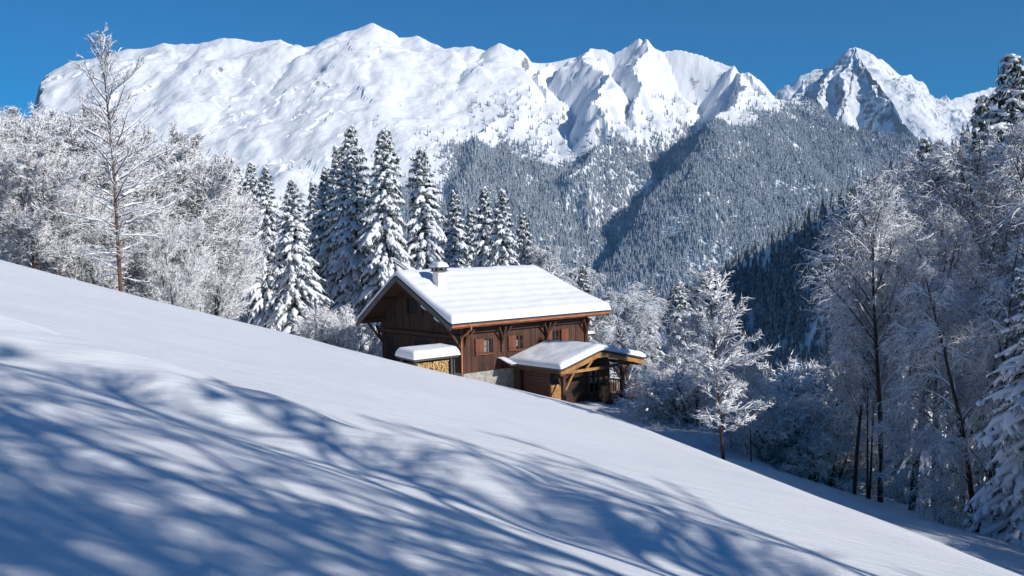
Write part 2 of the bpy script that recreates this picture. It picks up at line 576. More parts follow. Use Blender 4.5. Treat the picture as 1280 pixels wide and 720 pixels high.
pf = ridge_field(peak, -600)


def peak_z(x, y):
    z, near = pf(x, y)
    k = sstep(0, 260, near)
    z = z + 90 * k * (ridged(x, y, 600, 6, 25) - 1.0) + 14 * fbm(x, y, 160, 4, 29)
    zz = z / 50.0 + 0.5 * fbm(x, y, 500, 3, 35)                      # rock bands
    fr = zz - np.floor(zz)
    ter = z + (sstep(0.3, 0.8, fr) - fr) * 50.0
    wl = 0.5 * sstep(-0.2, 0.5, fbm(x, y, 380, 3, 37) + 0.2) * sstep(1650, 1450, z) * sstep(0.2, 0.6, 0.5 + fbm(x, y, 700, 2, 33)) * sstep(3400, 3150, x + 0.25 * (9000 - y))
    return z * (1 - wl) + ter * wl


o = grid_mesh(np.linspace(1700, 5600, 420), np.linspace(6900, 9900, 260), peak_z).build('rocky_peak', M['rock_peak'], None, False)
tag(o, kind='structure')

# dark wooded hillside across the side valley
hr = [([(1500, 60, 520), (1330, 120, 600), (1240, 165, 650), (1150, 206, 720), (1100, 232, 790), (1050, 258, 860), (1000, 284, 930), (950, 312, 1000), (900, 342, 1080),
        (860, 366, 1150), (820, 395, 1240), (780, 430, 1350)], 1.15, 0.4)]
hf = ridge_field(hr, -420)


def hill_z(x, y):
    z, near = hf(x, y)
    return z - 15 * sstep(0, 40, near) + 10 * sstep(10, 80, near) * fbm(x, y, 90, 4, 41)


o = grid_mesh(np.linspace(-350, 1100, 190), np.linspace(300, 1900, 190), hill_z).build('wooded_hill', M['hill'], None, True)
tag(o, kind='structure')
o = MB().add([(-4400, -900, -1000), (7400, -900, -1000), (7400, 10400, -1000), (-4400, 10400, -1000)], [(0, 1, 2, 3)]).build('valley_floor', M['hill'])
tag(o, kind='structure')


# ------------------------------------------------------------------ growing trees
def nrm(a): return a / np.maximum(np.linalg.norm(a, axis=-1, keepdims=True), 1e-9)


def grow(P, D, L, nseg, sag, wob, rng):
    """N curved stems at once; sag may be negative (bending up)"""
    n = len(P); pts = np.zeros((n, nseg + 1, 3)); pts[:, 0] = P; d = nrm(D)
    sag = np.broadcast_to(np.asarray(sag, float), (n,))
    for i in range(nseg):
        d = d + rng.normal(0, 1, (n, 3)) * wob
        d[:, 2] -= sag / nseg
        d = nrm(d)
        pts[:, i + 1] = pts[:, i] + d * (L / nseg)[:, None]
    return pts


def tubes(mb, pts, r0, r1, sides=3, m=0, flat=1.0, lift=0.0, power=1.0, lump=0.0, rng=None, mid=False):
    """tapering tubes ending in a point; flat < 1 squashes them, lift raises them by that many radii"""
    n, k, _ = pts.shape; k -= 1
    if n == 0: return
    r0 = np.broadcast_to(np.asarray(r0, float), (n,)); r1 = np.broadcast_to(np.asarray(r1, float), (n,))
    tt = np.linspace(0, 1, k + 1)[:k]
    rad = r0[:, None] * (1 - tt[None] ** power) + r1[:, None] * tt[None] ** power
    if mid: rad = r0[:, None] * (0.35 + 0.65 * np.sin(np.clip(tt * 1.15 + 0.12, 0, 1) * PI))[None]
    if lump and rng is not None: rad = rad * (1 + lump * rng.uniform(-1, 1, rad.shape))
    d = nrm(pts[:, 1:] - pts[:, :-1])
    s = np.cross(d, [0, 0, 1.0]); ln = np.linalg.norm(s, axis=-1, keepdims=True)
    s = np.where(ln < 0.05, np.array([1.0, 0, 0]), s / np.maximum(ln, 1e-6)); u = np.cross(s, d)
    an = np.arange(sides) * 2 * PI / sides + PI / 2
    c = pts[:, :k] + u * (rad * lift)[..., None]
    ring = c[:, :, None] + rad[:, :, None, None] * (np.cos(an)[None, None, :, None] * s[:, :, None] + flat * np.sin(an)[None, None, :, None] * u[:, :, None])
    tip = pts[:, k] + u[:, -1] * (rad[:, -1] * lift * 0.5)[:, None]
    V = np.concatenate([ring.reshape(n, k * sides, 3), tip[:, None]], 1).reshape(-1, 3)
    per = k * sides + 1; base = np.arange(n)[:, None] * per
    q = []
    for i in range(k - 1):
        for j in range(sides):
            j2 = (j + 1) % sides
            q.append((i * sides + j, i * sides + j2, (i + 1) * sides + j2, (i + 1) * sides + j))
    t = [((k - 1) * sides + j, (k - 1) * sides + (j + 1) % sides, k * sides) for j in range(sides)]
    Q = (base[:, :, None] + np.array(q)[None]).reshape(-1, 4) if q else None
    T = (base[:, :, None] + np.array(t)[None]).reshape(-1, 3)
    mb.add(V, Q, T, m)


def sprout(pts, per, t0, t1, rng, fwd=0.7, out=0.8, upb=0.0, planar=0.0):
    """places children along stems: returns parent index, position along, origin, direction"""
    n, k, _ = pts.shape; k -= 1
    idx = np.repeat(np.arange(n), per); m = len(idx)
    t = np.tile((np.arange(per) + 0.5) / per, n) + rng.uniform(-0.5, 0.5, m) / per
    t = t0 + (t1 - t0) * np.clip(t, 0, 0.999)
    f = t * k; i = np.minimum(f.astype(int), k - 1); fr = (f - i)[:, None]
    a = pts[idx, i]; b = pts[idx, i + 1]
    P = a * (1 - fr) + b * fr; d = nrm(b - a)
    r = nrm(rng.normal(0, 1, (m, 3)))
    s = np.cross(d, [0, 0, 1.0]); s = nrm(s) * np.where(rng.random(m) < 0.5, 1, -1)[:, None]
    r = nrm(r * (1 - planar) + s * planar * 1.6)
    r = nrm(r - (r * d).sum(1, keepdims=True) * d)
    D = d * fwd + r * out; D[:, 2] += upb
    return idx, t, P, nrm(D)


def spruce(h, rad, seed, levels=30, droop=1.0, dens=1.0, wid=1.0):
    """returns (trunk mesh, branches mesh, snow mesh) of one snow-laden spruce"""
    rng = np.random.default_rng(seed)
    tk = MB(); tr = grow(np.array([[0, 0, -0.8]]), np.array([[0, 0, 1.0]]), np.array([h * 0.98 + 0.8]), 8, 0, 0.006, rng)
    tubes(tk, tr, 0.012 * h + 0.05, 0.02, 7)
    nb = int(levels * 6 * dens)
    u = (np.arange(nb) + rng.uniform(-.5, .5, nb)) / nb
    u = np.clip(u, 0, 1) ** 0.92
    z = (0.05 + 0.935 * u) * h
    az = np.arange(nb) * 2.39996 + rng.normal(0, 0.3, nb)
    lob = 1 + 0.22 * np.sin(az * 2 + seed) * (1 - u) + 0.20 * np.sin(az + u * 14 + seed)
    Lb = (rad * (1 - u) ** 0.80 * rng.uniform(0.68, 1.12, nb) * lob + 0.14)
    el = np.interp(u, [0, 0.35, 0.75, 1], [-0.42, -0.30, 0.05, 0.9]) + rng.normal(0, 0.1, nb)
    D = np.stack([np.cos(az) * np.cos(el), np.sin(az) * np.cos(el), np.sin(el)], 1)
    P = np.zeros((nb, 3)); P[:, 2] = z
    br = grow(P, D, Lb, 5, np.interp(u, [0, 0.8, 1], [0.75, 0.5, 0.1]) * droop, 0.05, rng)
    mb = MB(); sn = MB()
    tubes(mb, br, 0.05 + 0.012 * Lb, 0.02, 3)
    tubes(mb, br[:, 1:], 0.10 + 0.05 * Lb, 0.05, 4, flat=0.55, lift=-0.3, mid=True, lump=0.3, rng=rng)
    per = 11
    idx, t, P2, D2 = sprout(br, per, 0.22, 1.0, rng, fwd=0.75, out=0.75, upb=-0.15, planar=0.9)
    L2 = Lb[idx] * 0.36 * (1.15 - 0.75 * t) * rng.uniform(0.7, 1.2, len(idx)) + 0.10
    tw = grow(P2, D2, L2, 2, 0.9 * droop, 0.06, rng)
    tubes(mb, tw, 0.045 + 0.03 * L2, 0.03, 3, flat=0.7, lift=-0.3)
    idx3, t3, P3, D3 = sprout(tw, 4, 0.2, 1.0, rng, fwd=0.5, out=0.55, upb=-0.75)
    L3 = rng.uniform(0.14, 0.36, len(idx3)) * min(1.0, rad / 2.4 + 0.3)
    tubes(mb, grow(P3, D3, L3, 1, 0, 0, rng), 0.030, 0.0, 3)
    # snow: pillows along the branches and fingers on the side twigs, with gaps
    kb = rng.random(nb) < 0.93
    tubes(sn, br[kb][:, 1:], (0.085 + 0.055 * Lb[kb]) * rng.uniform(0.7, 1.3, kb.sum()) * wid, 0.05, 6, flat=0.62, lift=0.42, mid=True, lump=0.28, rng=rng)
    kt = rng.random(len(idx)) < 0.74
    tubes(sn, tw[kt], (0.055 + 0.075 * L2[kt]) * rng.uniform(0.7, 1.35, kt.sum()) * wid, 0.04, 5, flat=0.75, lift=0.35, lump=0.25, rng=rng, mid=True)
    top = grow(np.array([[0, 0, h * 0.93]]), np.array([[0, 0, 1.0]]), np.array([h * 0.058]), 4, 0, 0.03, rng)
    tubes(sn, top, 0.065, 0.02, 6, lump=0.4, rng=rng)
    return (tk.mesh('trunk', M['bark'], True), mb.mesh('crown', M['needle']), sn.mesh('snow', M['pillow'], True))


def broadleaf(h, rad, seed, stems=1, sag=0.35, n1=22, n2=9, n3=8, n4=5, up=0.75, low=0.25, tw=1.0, lean=0.0, layered=0.0, mt='frost', tight=0.75, wb=1.0):
    """leafless tree under hoar frost and snow: returns (trunk mesh, crown mesh)"""
    rng = np.random.default_rng(seed)
    tk = MB(); cr = MB()
    P = np.zeros((stems, 3)); a = rng.uniform(0, 2 * PI, stems) + np.arange(stems) * 2 * PI / stems
    if stems > 1: P[:, 0] = np.cos(a) * 0.35; P[:, 1] = np.sin(a) * 0.35
    P[:, 2] = -0.7
    sp = 0.0 if stems == 1 else 0.20
    D = np.stack([np.cos(a) * sp + lean, np.sin(a) * sp, np.ones(stems)], 1)
    H = h * rng.uniform(0.82, 1.0, stems); H[0] = h
    tr = grow(P, D, H + 0.7, 9, -0.1, 0.035, rng)
    r_t = 0.010 * h + 0.03
    tubes(tk, tr, r_t, 0.015, 7)
    idx, t, P1, D1 = sprout(tr, n1, low, 0.98, rng, fwd=up, out=0.85, upb=0.1)
    shape = np.sin(np.clip((t - low) / (1 - low) * 0.85 + 0.22, 0, 1) * PI) ** 0.7
    L1 = rad * 1.25 * shape * rng.uniform(0.65, 1.15, len(idx)) + 0.25
    b1 = grow(P1, D1, L1, 5, sag, 0.09 * wb, rng)
    tubes(cr, b1, 0.018 + 0.013 * L1, 0.018, 4)
    i2, t2, P2, D2 = sprout(b1, n2, 0.18, 1.0, rng, fwd=0.8, out=tight, upb=0.05, planar=layered)
    L2 = L1[i2] * 0.46 * (1.2 - 0.7 * t2) * rng.uniform(0.6, 1.2, len(i2)) + 0.12
    b2 = grow(P2, D2, L2, 3, sag * 1.1, 0.11 * wb, rng)
    tubes(cr, b2, 0.022 * tw + 0.006 * L2, 0.016, 3)
    i3, t3, P3, D3 = sprout(b2, n3, 0.15, 1.0, rng, fwd=0.75, out=tight, upb=0.0, planar=layered)
    L3 = L2[i3] * 0.5 * rng.uniform(0.5, 1.2, len(i3)) + 0.10
    b3 = grow(P3, D3, L3, 2, sag * 1.2, 0.1, rng)
    tubes(cr, b3, 0.019 * tw, 0.013, 3)
    if n4:
        i4, t4, P4, D4 = sprout(b3, n4, 0.2, 1.0, rng, fwd=0.6, out=0.85, planar=layered)
        L4 = L3[i4] * 0.5 * rng.uniform(0.5, 1.2, len(i4)) + 0.06
        tubes(cr, grow(P4, D4, L4, 1, 0, 0, rng), 0.017 * tw, 0.0, 3)
    return (tk.mesh('trunk', M['bark'], True), cr.mesh('crown', M[mt]))


def stand(kind, meshes, px, py_top, Y, h, rz=0, label='', group=None, sink=0.0, base=None, cat='tree', sx=1.0):
    """puts a tree so that its top is seen at (px, py_top)"""
    top = at(px, py_top, Y)
    g = gz(top[0], top[1]) if base is None else base
    s = (top[2] - g + sink) / h
    return stand_xy(kind, meshes, top[0], top[1], g - sink, s, rz, label, group, cat, sx)


def stand_xy(kind, meshes, x, y, z, s, rz=0, label='', group=None, cat='tree', sx=1.0):
    r = empty(kind, (x, y, z), rz, 1.0, label=label, cat=cat, group=group)
    r.scale = (s * sx, s * sx, s)
    for nm, me in meshes: link(nm, me, r)
    return r


NM3 = ('trunk', 'crown', 'snow')
SP = [list(zip(NM3, spruce(20, 3.6, 100 + i, 32, d * 1.2, 1.0, 1.3))) for i, d in enumerate((1.0, 1.25, 0.85, 1.1))]
SPN = [list(zip(NM3, spruce(18, 2.1, 120 + i, 30, 1.5, 0.9, 1.15))) for i in range(2)]
BL = [list(zip(NM3[:2], broadleaf(11, 2.9, 200 + i, st, 0.02, n1, 10, 8, 4, 1.35, 0.12, tight=0.5, wb=0.7))) for i, (st, n1) in enumerate(((3, 15), (2, 21), (4, 12)))]
BLD = [list(zip(NM3[:2], broadleaf(12, 4.2, 220 + i, 1, 0.7, 30, 12, 9, 5, 0.65, (0.32, 0.24)[i], layered=0.5, tw=0.75, mt='frost_dark'))) for i in range(2)]
BR = [list(zip(NM3[:2], broadleaf(13, 2.7, 280 + i, st, sg, n1, 11, 7, 4, u_, lo, layered=0.2, tw=0.78, mt='frost_dark', tight=0.6, wb=0.8)))
      for i, (st, sg, n1, u_, lo) in enumerate(((1, 0.45, 32, 1.1, 0.36), (1, 0.5, 34, 1.0, 0.32), (2, 0.4, 17, 1.2, 0.38), (1, 0.95, 46, 0.85, 0.08), (2, 0.85, 24, 0.85, 0.08)))]
BLC = [list(zip(NM3[:2], broadleaf(14, 2.7, 270 + i, 3, 0.1, 10, 6, 5, 0, 1.15, 0.22, tw=1.2, mt='frost_dark'))) for i in range(2)]
BLS = [list(zip(NM3[:2], broadleaf(12, 3.6, 260 + i, 1, 0.5, 24, 8, 7, 0, 0.7, 0.22, layered=0.3, tw=1.2, mt='frost_dark'))) for i in range(2)]
BUSH = [list(zip(NM3[:2], broadleaf(3.2, 1.3, 240 + i, 5, 0.25, 7, 7, 7, 4, 0.9, 0.1, tw=0.9))) for i in range(2)]

# the tall firs behind the chalet (apex pixel, depth, mesh, width)
FIR = [
    (295, 203, 104, 1, 0.8, 'slim dark snowy spruce, leftmost of the row, half behind the frosted thicket'),
    (313, 199, 98, 2, 0.8, 'narrow dark spruce second from the left in the row behind the slope'),
    (332, 205, 88, 3, 0.85, 'narrow snow-striped spruce just left of the broad bluish one'),
    (364, 222, 78, 0, 1.15, 'broad bluish spruce standing alone in front at the left of the tall group'),
    (391, 224, 100, 2, 0.8, 'small dark spruce behind the gap left of the tallest one'),
    (407, 205, 92, 3, 0.9, 'dark spruce overlapping the left side of the tallest spruce'),
    (421, 178, 90, 0, 0.9, 'second spruce left of the tallest, its tip beside the highest tip'),
    (438, 153, 86, 2, 0.95, 'tallest snow-laden spruce of the row behind the chalet'),
    (478, 158, 82, 3, 1.0, 'thickly snowed spruce with a double tip above the chalet gable'),
    (527, 180, 86, 1, 1.0, 'broad snow-laden spruce rising behind the chimney'),
    (566, 234, 92, 0, 0.8, 'slim spruce right of the chimney behind the ridge'),
    (588, 256, 104, 2, 0.7, 'small thin spruce between two taller ones behind the roof ridge'),
    (605, 229, 94, 1, 0.7, 'slender dark spruce behind the middle of the roof ridge'),
    (628, 233, 88, 3, 0.85, 'white-crusted spruce behind the middle of the roof ridge'),
    (654, 263, 92, 2, 0.75, 'rightmost spruce of the row above the right half of the ridge'),
]
for i, (px, py, Y, k, sx, lab) in enumerate(FIR):
    stand('spruce_tree', SP[k], px, py, Y, 20, i * 1.7, lab, 'snow-laden spruces behind the chalet', 0.3, sx=sx * 1.2)
stand('spruce_tree', SP[1], 484, 156, 83.2, 20, 4.0, 'twin spruce whose tip almost touches its thickly snowed neighbour above the gable', 'snow-laden spruces behind the chalet', 0.3, sx=0.85)
stand('spruce_tree', SPN[0], 729, 329, 84, 18, 1.0, 'small snow-topped spruce peeping over the right verge of the chalet roof', None, 0.3, sx=1.3)
stand('spruce_tree', SPN[1], 813, 356, 76, 18, 2.0, 'dark slender spruce with draped snow just right of the porch', None, 0.3, sx=1.3)
stand('spruce_tree', SPN[0], 849, 349, 78, 18, 4.0, 'white-frosted spruce two places right of the porch', None, 0.3, sx=1.7)
stand('frosted_tree', BLD[0], 786, 352, 72, 12, 0.5, 'bowed frost-white tree directly behind the porch roof', None, 0.3, sx=0.75)
stand('frosted_tree', BLD[1], 692, 290, 92, 12, 0.5, 'frost-white round tree behind the right end of the roof ridge', None, 0.3, sx=0.55)
stand('frosted_tree', BLD[1], 712, 322, 88, 12, 3.5, 'lower frosted tree sloping down behind the right roof edge', None, 0.3, sx=0.6)
stand('frosted_shrub', BUSH[0], 410, 385, 74, 3.2, 0.5, 'snow-covered round shrub left of the chalet gable', 'snowy shrubs left of the chalet', 0.2, cat='shrub', sx=0.75)
stand('frosted_shrub', BUSH[1], 436, 392, 73, 3.2, 2.5, 'snow-covered shrub touching the left eave of the chalet', 'snowy shrubs left of the chalet', 0.2, cat='shrub', sx=0.7)
stand('frosted_shrub', BUSH[1], 392, 408, 75, 3.2, 4.5, 'low snowy shrub at the foot of the broad bluish spruce', 'snowy shrubs left of the chalet', 0.2, cat='shrub', sx=0.7)

# the frosted thicket at left
TH = [(4, 120, 60, 0), (38, 116, 64, 1), (68, 128, 60, 2), (98, 134, 66, 0), (128, 146, 62, 1), (18, 165, 54, 2), (52, 175, 55, 0), (90, 185, 56, 1), (176, 160, 68, 2),
      (206, 172, 66, 0), (232, 198, 66, 1), (250, 212, 70, 2), (266, 240, 74, 0), (150, 215, 62, 2), (196, 238, 62, 1), (216, 262, 60, 0), (238, 310, 62, 2), (284, 300, 84, 1), (120, 240, 58, 0), (-28, 110, 58, 1)]
WHERE = ['at the far left edge', 'second from the left edge, reaching highest', 'left of the bare larch, under the cliff end', 'behind the left branches of the bare larch',
         'directly behind the bare larch', 'low in front at the left edge', 'in the front row a little right of the left edge', 'in the front row left of the larch trunk',
         'just right of the larch top', 'third right of the larch trunk', 'on the falling right shoulder of the thicket', 'near the right end of the thicket with an even dome',
         'last tall one before the dark spruces', 'close behind the larch trunk', 'short and bushy right of the larch trunk', 'short, bright white, bushy, above the slope edge',
         'lowest bushy one at the slope edge, right end', 'bluish and shaded in front of the leftmost spruces', 'left of and just behind the larch foot', 'cut by the left edge of the picture']
for i, (px, py, Y, k) in enumerate(TH):
    stand('frosted_tree', BL[k], px, py, Y, 11, i * 2.1, 'leafless frost-white tree ' + WHERE[i], 'frosted trees of the left thicket', 0.4, sx=(1.05 + 0.1 * (i % 3)) * (1.0 if px < 215 else 0.72))

# the frosted wood at right
RT = [(1100, 220, 42, 0, 0.78, 'tallest shaded frosted tree at the left side of the right wood'),
      (1066, 268, 44, 1, 0.62, 'shaded frosted tree left of the tallest one on the left flank of the wood'),
      (1026, 322, 52, 2, 0.55, 'smaller half-lit frosted tree at the outer left flank of the right wood'),
      (1132, 250, 41, 2, 0.62, 'shaded frosted tree with a dark forked trunk right of the tallest one'),
      (1168, 200, 48, 1, 0.70, 'frosted tree below the thin spruce tip against the rocky peak'),
      (1205, 172, 44, 0, 0.75, 'tall frosted tree in the middle of the right wood'),
      (1250, 150, 42, 1, 0.78, 'frosted tree just left of the highest dark spruce'),
      (1292, 140, 42, 0, 0.80, 'tall frosted tree cut by the right edge of the picture'),
      (1178, 322, 36, 3, 0.80, 'bushy frosted tree whose twigs sweep down beside the bare trunks'),
      (1232, 290, 34, 4, 0.85, 'nearest bushy frosted tree near the right edge, its twigs hanging over the snow'),
      (1084, 352, 42.5, 2, 0.5, 'slender low frosted tree in front of the left flank, above the bare trunks')]
for px, py, Y, k, sx, lab in RT:
    stand('frosted_tree', BR[k], px, py, Y, 13, px, lab, 'frosted trees of the right wood', 0.3, sx=sx)
stand('spruce_tree', SPN[0], 1266, 60, 52, 18, 0.3, 'tall dark spruce with snow lumps standing highest at the right edge', None, 0.3, sx=1.5)
stand('spruce_tree', SPN[1], 1228, 112, 62, 18, 2.3, 'slim snow-white spruce left of the highest one at the right edge', None, 0.3, sx=1.1)
stand('spruce_tree', SPN[0], 1155, 166, 78, 18, 1.3, 'thin spruce tip standing out against the rocky peak', None, 0.3, sx=0.9)
stand('spruce_tree', SP[0], 1300, 290, 30, 20, 2.0, 'near spruce with heavy drooping snowy boughs cut by the right edge', None, 0.3, sx=1.5)
# middle: lit frosted trees behind the young tree
MT = [(866, 372, 62, 0, 0.45, 'frost-white tree with hanging twigs behind the young tree, left one'), (912, 385, 50, 1, 0.45, 'bright frost-white tree right behind the young tree'),
      (938, 440, 46, 0, 0.55, 'low bright frosted tree on the right side of the young tree')]
for px, py, Y, k, sx, lab in MT:
    stand('frosted_tree', BLD[k], px, py, Y, 12, px, lab, 'sunlit frosted trees round the young tree', 0.3, sx=sx)
BU = [(965, 500, 50), (985, 488, 54), (1008, 500, 52), (1030, 525, 50), (945, 525, 50), (1135, 598, 48), (1012, 462, 60), (880, 455, 58), (855, 460, 60), (1048, 548, 52)]
BWH = ['below the young tree, leftmost but one', 'bright, behind the shaded strip', 'tall and upright beside the wood edge', 'at the left foot of the right wood', 'just right of the young tree',
       'glowing right of the dark trunks', 'high and bright against the dark hillside', 'behind the young tree at its left', 'between porch and young tree', 'glimpsed left of the dark trunks']
for i, (px, py, Y) in enumerate(BU):
    stand('frosted_shrub', BUSH[i % 2], px, py, Y, 3.2, i * 1.3, 'frosted shrub ' + BWH[i], 'frosted shrubs along the wood edge', 0.2, cat='shrub', sx=1.25)

# trees right of the camera, out of the picture, whose shadows lie on the snow
OFF = [(19, 26, 11, 0), (22, 21, 13, 1), (20.5, 14.5, 11, 1), (24, 9, 12, 0), (27, 16, 16, 1), (28, 22, 20, 0), (31, 28, 22, 1), (27, 31, 19, 0), (34, 34, 23, 1), (31, 38, 21, 0), (38, 27, 24, 1), (37, 42, 22, 0),
       (12.2, -1.1, 16, 4), (14.8, -4.8, 19, 5), (10.6, -5.6, 13, 5), (18, -8.4, 22, 4), (20.5, -5.0, 22, 5), (14, -10.5, 16, 5)]
for i, (x, y, hh, k) in enumerate(OFF):
    stand_xy('frosted_tree', (BLD + BLS + BLC)[k], x, y, gz(x, y) - 0.3, hh / 12.0, i * 1.1, 'frosted tree right of the picture whose shadow falls on the snow', 'shadow-casting trees right of the picture')


# ------------------------------------------------------------------ the chalet
CA = R(41)
CB = at(565, 410, 61.5)          # near lower corner of the roof
CE = np.array([math.cos(CA), math.sin(CA), 0]); CG = np.array([-math.sin(CA), math.cos(CA), 0])
BASE = -5.4                      # local height of the footing below the eave
chalet = empty('chalet', (CB[0], CB[1], CB[2] + BASE), CA, 1.0,
               label='dark brown wooden alpine chalet under a broad snow-covered roof', cat='house')


def part(mb, name, m, parent, smooth=False, kind=None):
    o = mb.build(name, m, parent, smooth)
    if parent is chalet: o.location = (0, 0, -BASE)
    if kind: o['kind'] = kind
    return o


ZR = 3.0; YR = 5.86; YF = 10.78; ZF = -0.32


def under(y): return ZR * y / YR if y < YR else ZR + (ZF - ZR) * (y - YR) / (YF - YR)


def roof_slab(mb, path, x0f, x1f, th, m=0):
    """slab over a bent path of (y, z); x0f/x1f give its ends for every path point"""
    n = len(path); v = []
    for (y, z) in path:
        for dz in (0, th):
            v += [(x0f(y), y, z + dz), (x1f(y), y, z + dz)]
    q = []
    for i in range(n - 1):
        a = 4 * i; b = 4 * (i + 1)
        q += [(a, a + 1, b + 1, b), (a + 2, b + 2, b + 3, a + 3), (a, b, b + 2, a + 2), (a + 1, a + 3, b + 3, b + 1)]
    q += [(0, 2, 3, 1), (4 * n - 4, 4 * n - 3, 4 * n - 1, 4 * n - 2)]
    mb.add(v, q, m=m)


def snow_sheet(path, x0f, x1f, T, r=0.3, over=0.05, swap=False, band=0.0, nx=70, lumps=0.03, seed=1, hollow=None):
    """rounded blanket of snow over a bent path, its rim rounded like real settled snow"""
    ys = np.array([p[0] for p in path], float); zs = np.array([p[1] for p in path], float)
    cl = np.concatenate([[0], np.cumsum(np.hypot(np.diff(ys), np.diff(zs)))]); Lt = cl[-1]
    def samples(L, n):
        e = np.array([0, 0.01, 0.03, 0.07, 0.13, 0.22]) * (r / 0.3)
        return np.concatenate([e, np.linspace(r, L - r, n), (L - e)[::-1]])
    us = samples(Lt, 60); W = 10.0
    ss = samples(W, nx)
    U, S = np.meshgrid(us, ss, indexing='ij')
    Y = np.interp(U, cl, ys)
    # soften the ridge
    Z = sum(np.interp(np.clip(U + d, 0, Lt), cl, zs) for d in (-0.3, -0.15, 0, 0.15, 0.3)) / 5
    x0 = np.vectorize(x0f)(Y) - over; x1 = np.vectorize(x1f)(Y) + over
    X = x0 + (x1 - x0) * S / W
    dx = np.minimum(X - x0, x1 - X); du = np.minimum(U, Lt - U)
    pr = lambda d: np.sqrt(np.clip(1 - (1 - np.clip(d / r, 0, 1)) ** 2, 0, 1))
    Tm = T(Y) if callable(T) else T
    th = Tm * pr(dx) * pr(du)
    inner = sstep(0, 0.6, np.minimum(dx, du))
    th = th + inner * band * np.sin(U * 2 * PI / 0.82) + inner * lumps * fbm(X, Y, 1.6, 3, seed) + 0.03
    # push the rim outwards a little where it bulges
    Y = Y + np.where(U < Lt / 2, -1, 1) * 0.07 * np.exp(-((du - 0.08) / 0.12) ** 2)
    Z = Z + th
    if hollow: Z = Z - hollow[2] * np.exp(-(((X - hollow[0]) / 0.62) ** 2 + ((Y - hollow[1]) / 0.62) ** 2) ** 2)
    v = np.stack([Y, X, Z] if swap else [X, Y, Z], -1).reshape(-1, 3)
    ns = len(ss); nu = len(us)
    i = (np.arange(nu - 1)[:, None] * ns + np.arange(ns - 1)[None]).ravel()
    q = np.stack([i, i + 1, i + ns + 1, i + ns], 1)
    if swap: q = q[:, ::-1]
    return MB().add(v, q)


def boards_wall(axis, pos, a0, a1, z0, ztop, holes, w=0.17, depth=0.03, out=-1, rng=np.random.default_rng(2)):
    """upright boards along a wall; holes = (a0, a1, z0, z1); ztop may be a function"""
    mb = MB(); a = a0
    while a < a1 - 0.02:
        b = min(a + w * rng.uniform(0.8, 1.2), a1)
        zt = (lambda t: ztop(t)) if callable(ztop) else (lambda t: ztop)
        spans = [(z0, None)]
        for h in holes:
            if b > h[0] + 0.01 and a < h[1] - 0.01:
                spans = [(z0, h[2]), (h[3], None)]
        d = depth * rng.uniform(0.6, 1.4)
        for (s0, s1) in spans:
            p0, p1 = a + 0.006, b - 0.006
            t0 = zt(a) if s1 is None else s1; t1 = zt(b) if s1 is None else s1
            if max(t0, t1) <= s0: continue
            o0, o1 = (pos + out * d, pos) if out < 0 else (pos, pos + d)
            pts = [(p0, s0), (p1, s0), (p1, t1), (p0, t0)]
            if axis == 'x': mb.prism(pts, 1, o0, o1)
            else: mb.prism(pts, 0, o0, o1)
        a = b
    return mb


WIN = [(3.18, 3.92, -1.92, -1.02), (5.92, 6.62, -1.92, -1.0), (9.2, 9.92, -1.88, -0.92)]
# masonry footing, timber core and boards
mb = MB().box(1.50, 12.42, 0.86, 9.9, BASE, -3.02); part(mb, 'stone_base', M['stone'], chalet)
core = MB().box(1.50, 12.40, 1.05, 9.85, -3.02, -0.2)
core.prism([(1.0, -0.2), (9.85, -0.2), (YR + 0.0, ZR - 0.02)], 0, 1.50, 12.1)
part(core, 'inner_wall', M['dark'], chalet)
part(boards_wall('x', 0.86, 1.42, 12.5, -3.06, lambda a: under(0.82), WIN), 'wall_boards', M['wall'], chalet, kind='stuff')
# solid infill behind the boards, left open at the windows
mb = MB(); xs_ = [1.46] + [c for h in WIN for c in (h[0], h[1])] + [12.44]
for k in range(0, len(xs_), 2): mb.box(xs_[k], xs_[k + 1], 0.865, 1.045, -3.018, 0.38)
for h in WIN: mb.box(h[0], h[1], 0.865, 1.045, -3.018, h[2]); mb.box(h[0], h[1], 0.865, 1.045, h[3], 0.38)
part(mb, 'wall', M['wall'], chalet)
GW = [(5.55, 6.65, 0.52, 1.58)]
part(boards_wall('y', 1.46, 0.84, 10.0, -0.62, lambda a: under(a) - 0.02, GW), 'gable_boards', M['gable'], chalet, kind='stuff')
GL = [(4.5, 6.1, -2.1, -1.2), (2.0, 2.6, -2.1, -1.15), (8.6, 9.3, -3.0, -1.2)]
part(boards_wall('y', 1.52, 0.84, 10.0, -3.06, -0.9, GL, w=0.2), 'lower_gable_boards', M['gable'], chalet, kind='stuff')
mb = MB().box(1.38, 12.5, 0.64, 0.80, -0.52, 0.30); part(mb, 'eave_shade_board', M['gable'], chalet)  # dark strip added along the wall top to deepen the eave shade
mb = MB().box(1.22, 1.50, 0.76, 10.08, -0.86, -0.64)
part(mb, 'gable_beam', M['gable'], chalet)
mb = MB()
for k in range(32): mb.box(1.30, 1.42, 1.0 + k * 0.28, 1.12 + k * 0.28, -0.98, -0.862)
part(mb, 'dentils', M['gable'], chalet, kind='stuff')
# east wall
part(boards_wall('y', 12.45, 0.9, 9.9, -3.06, lambda a: under(a) - 0.02, [], out=1), 'end_boards', M['wall'], chalet, kind='stuff')


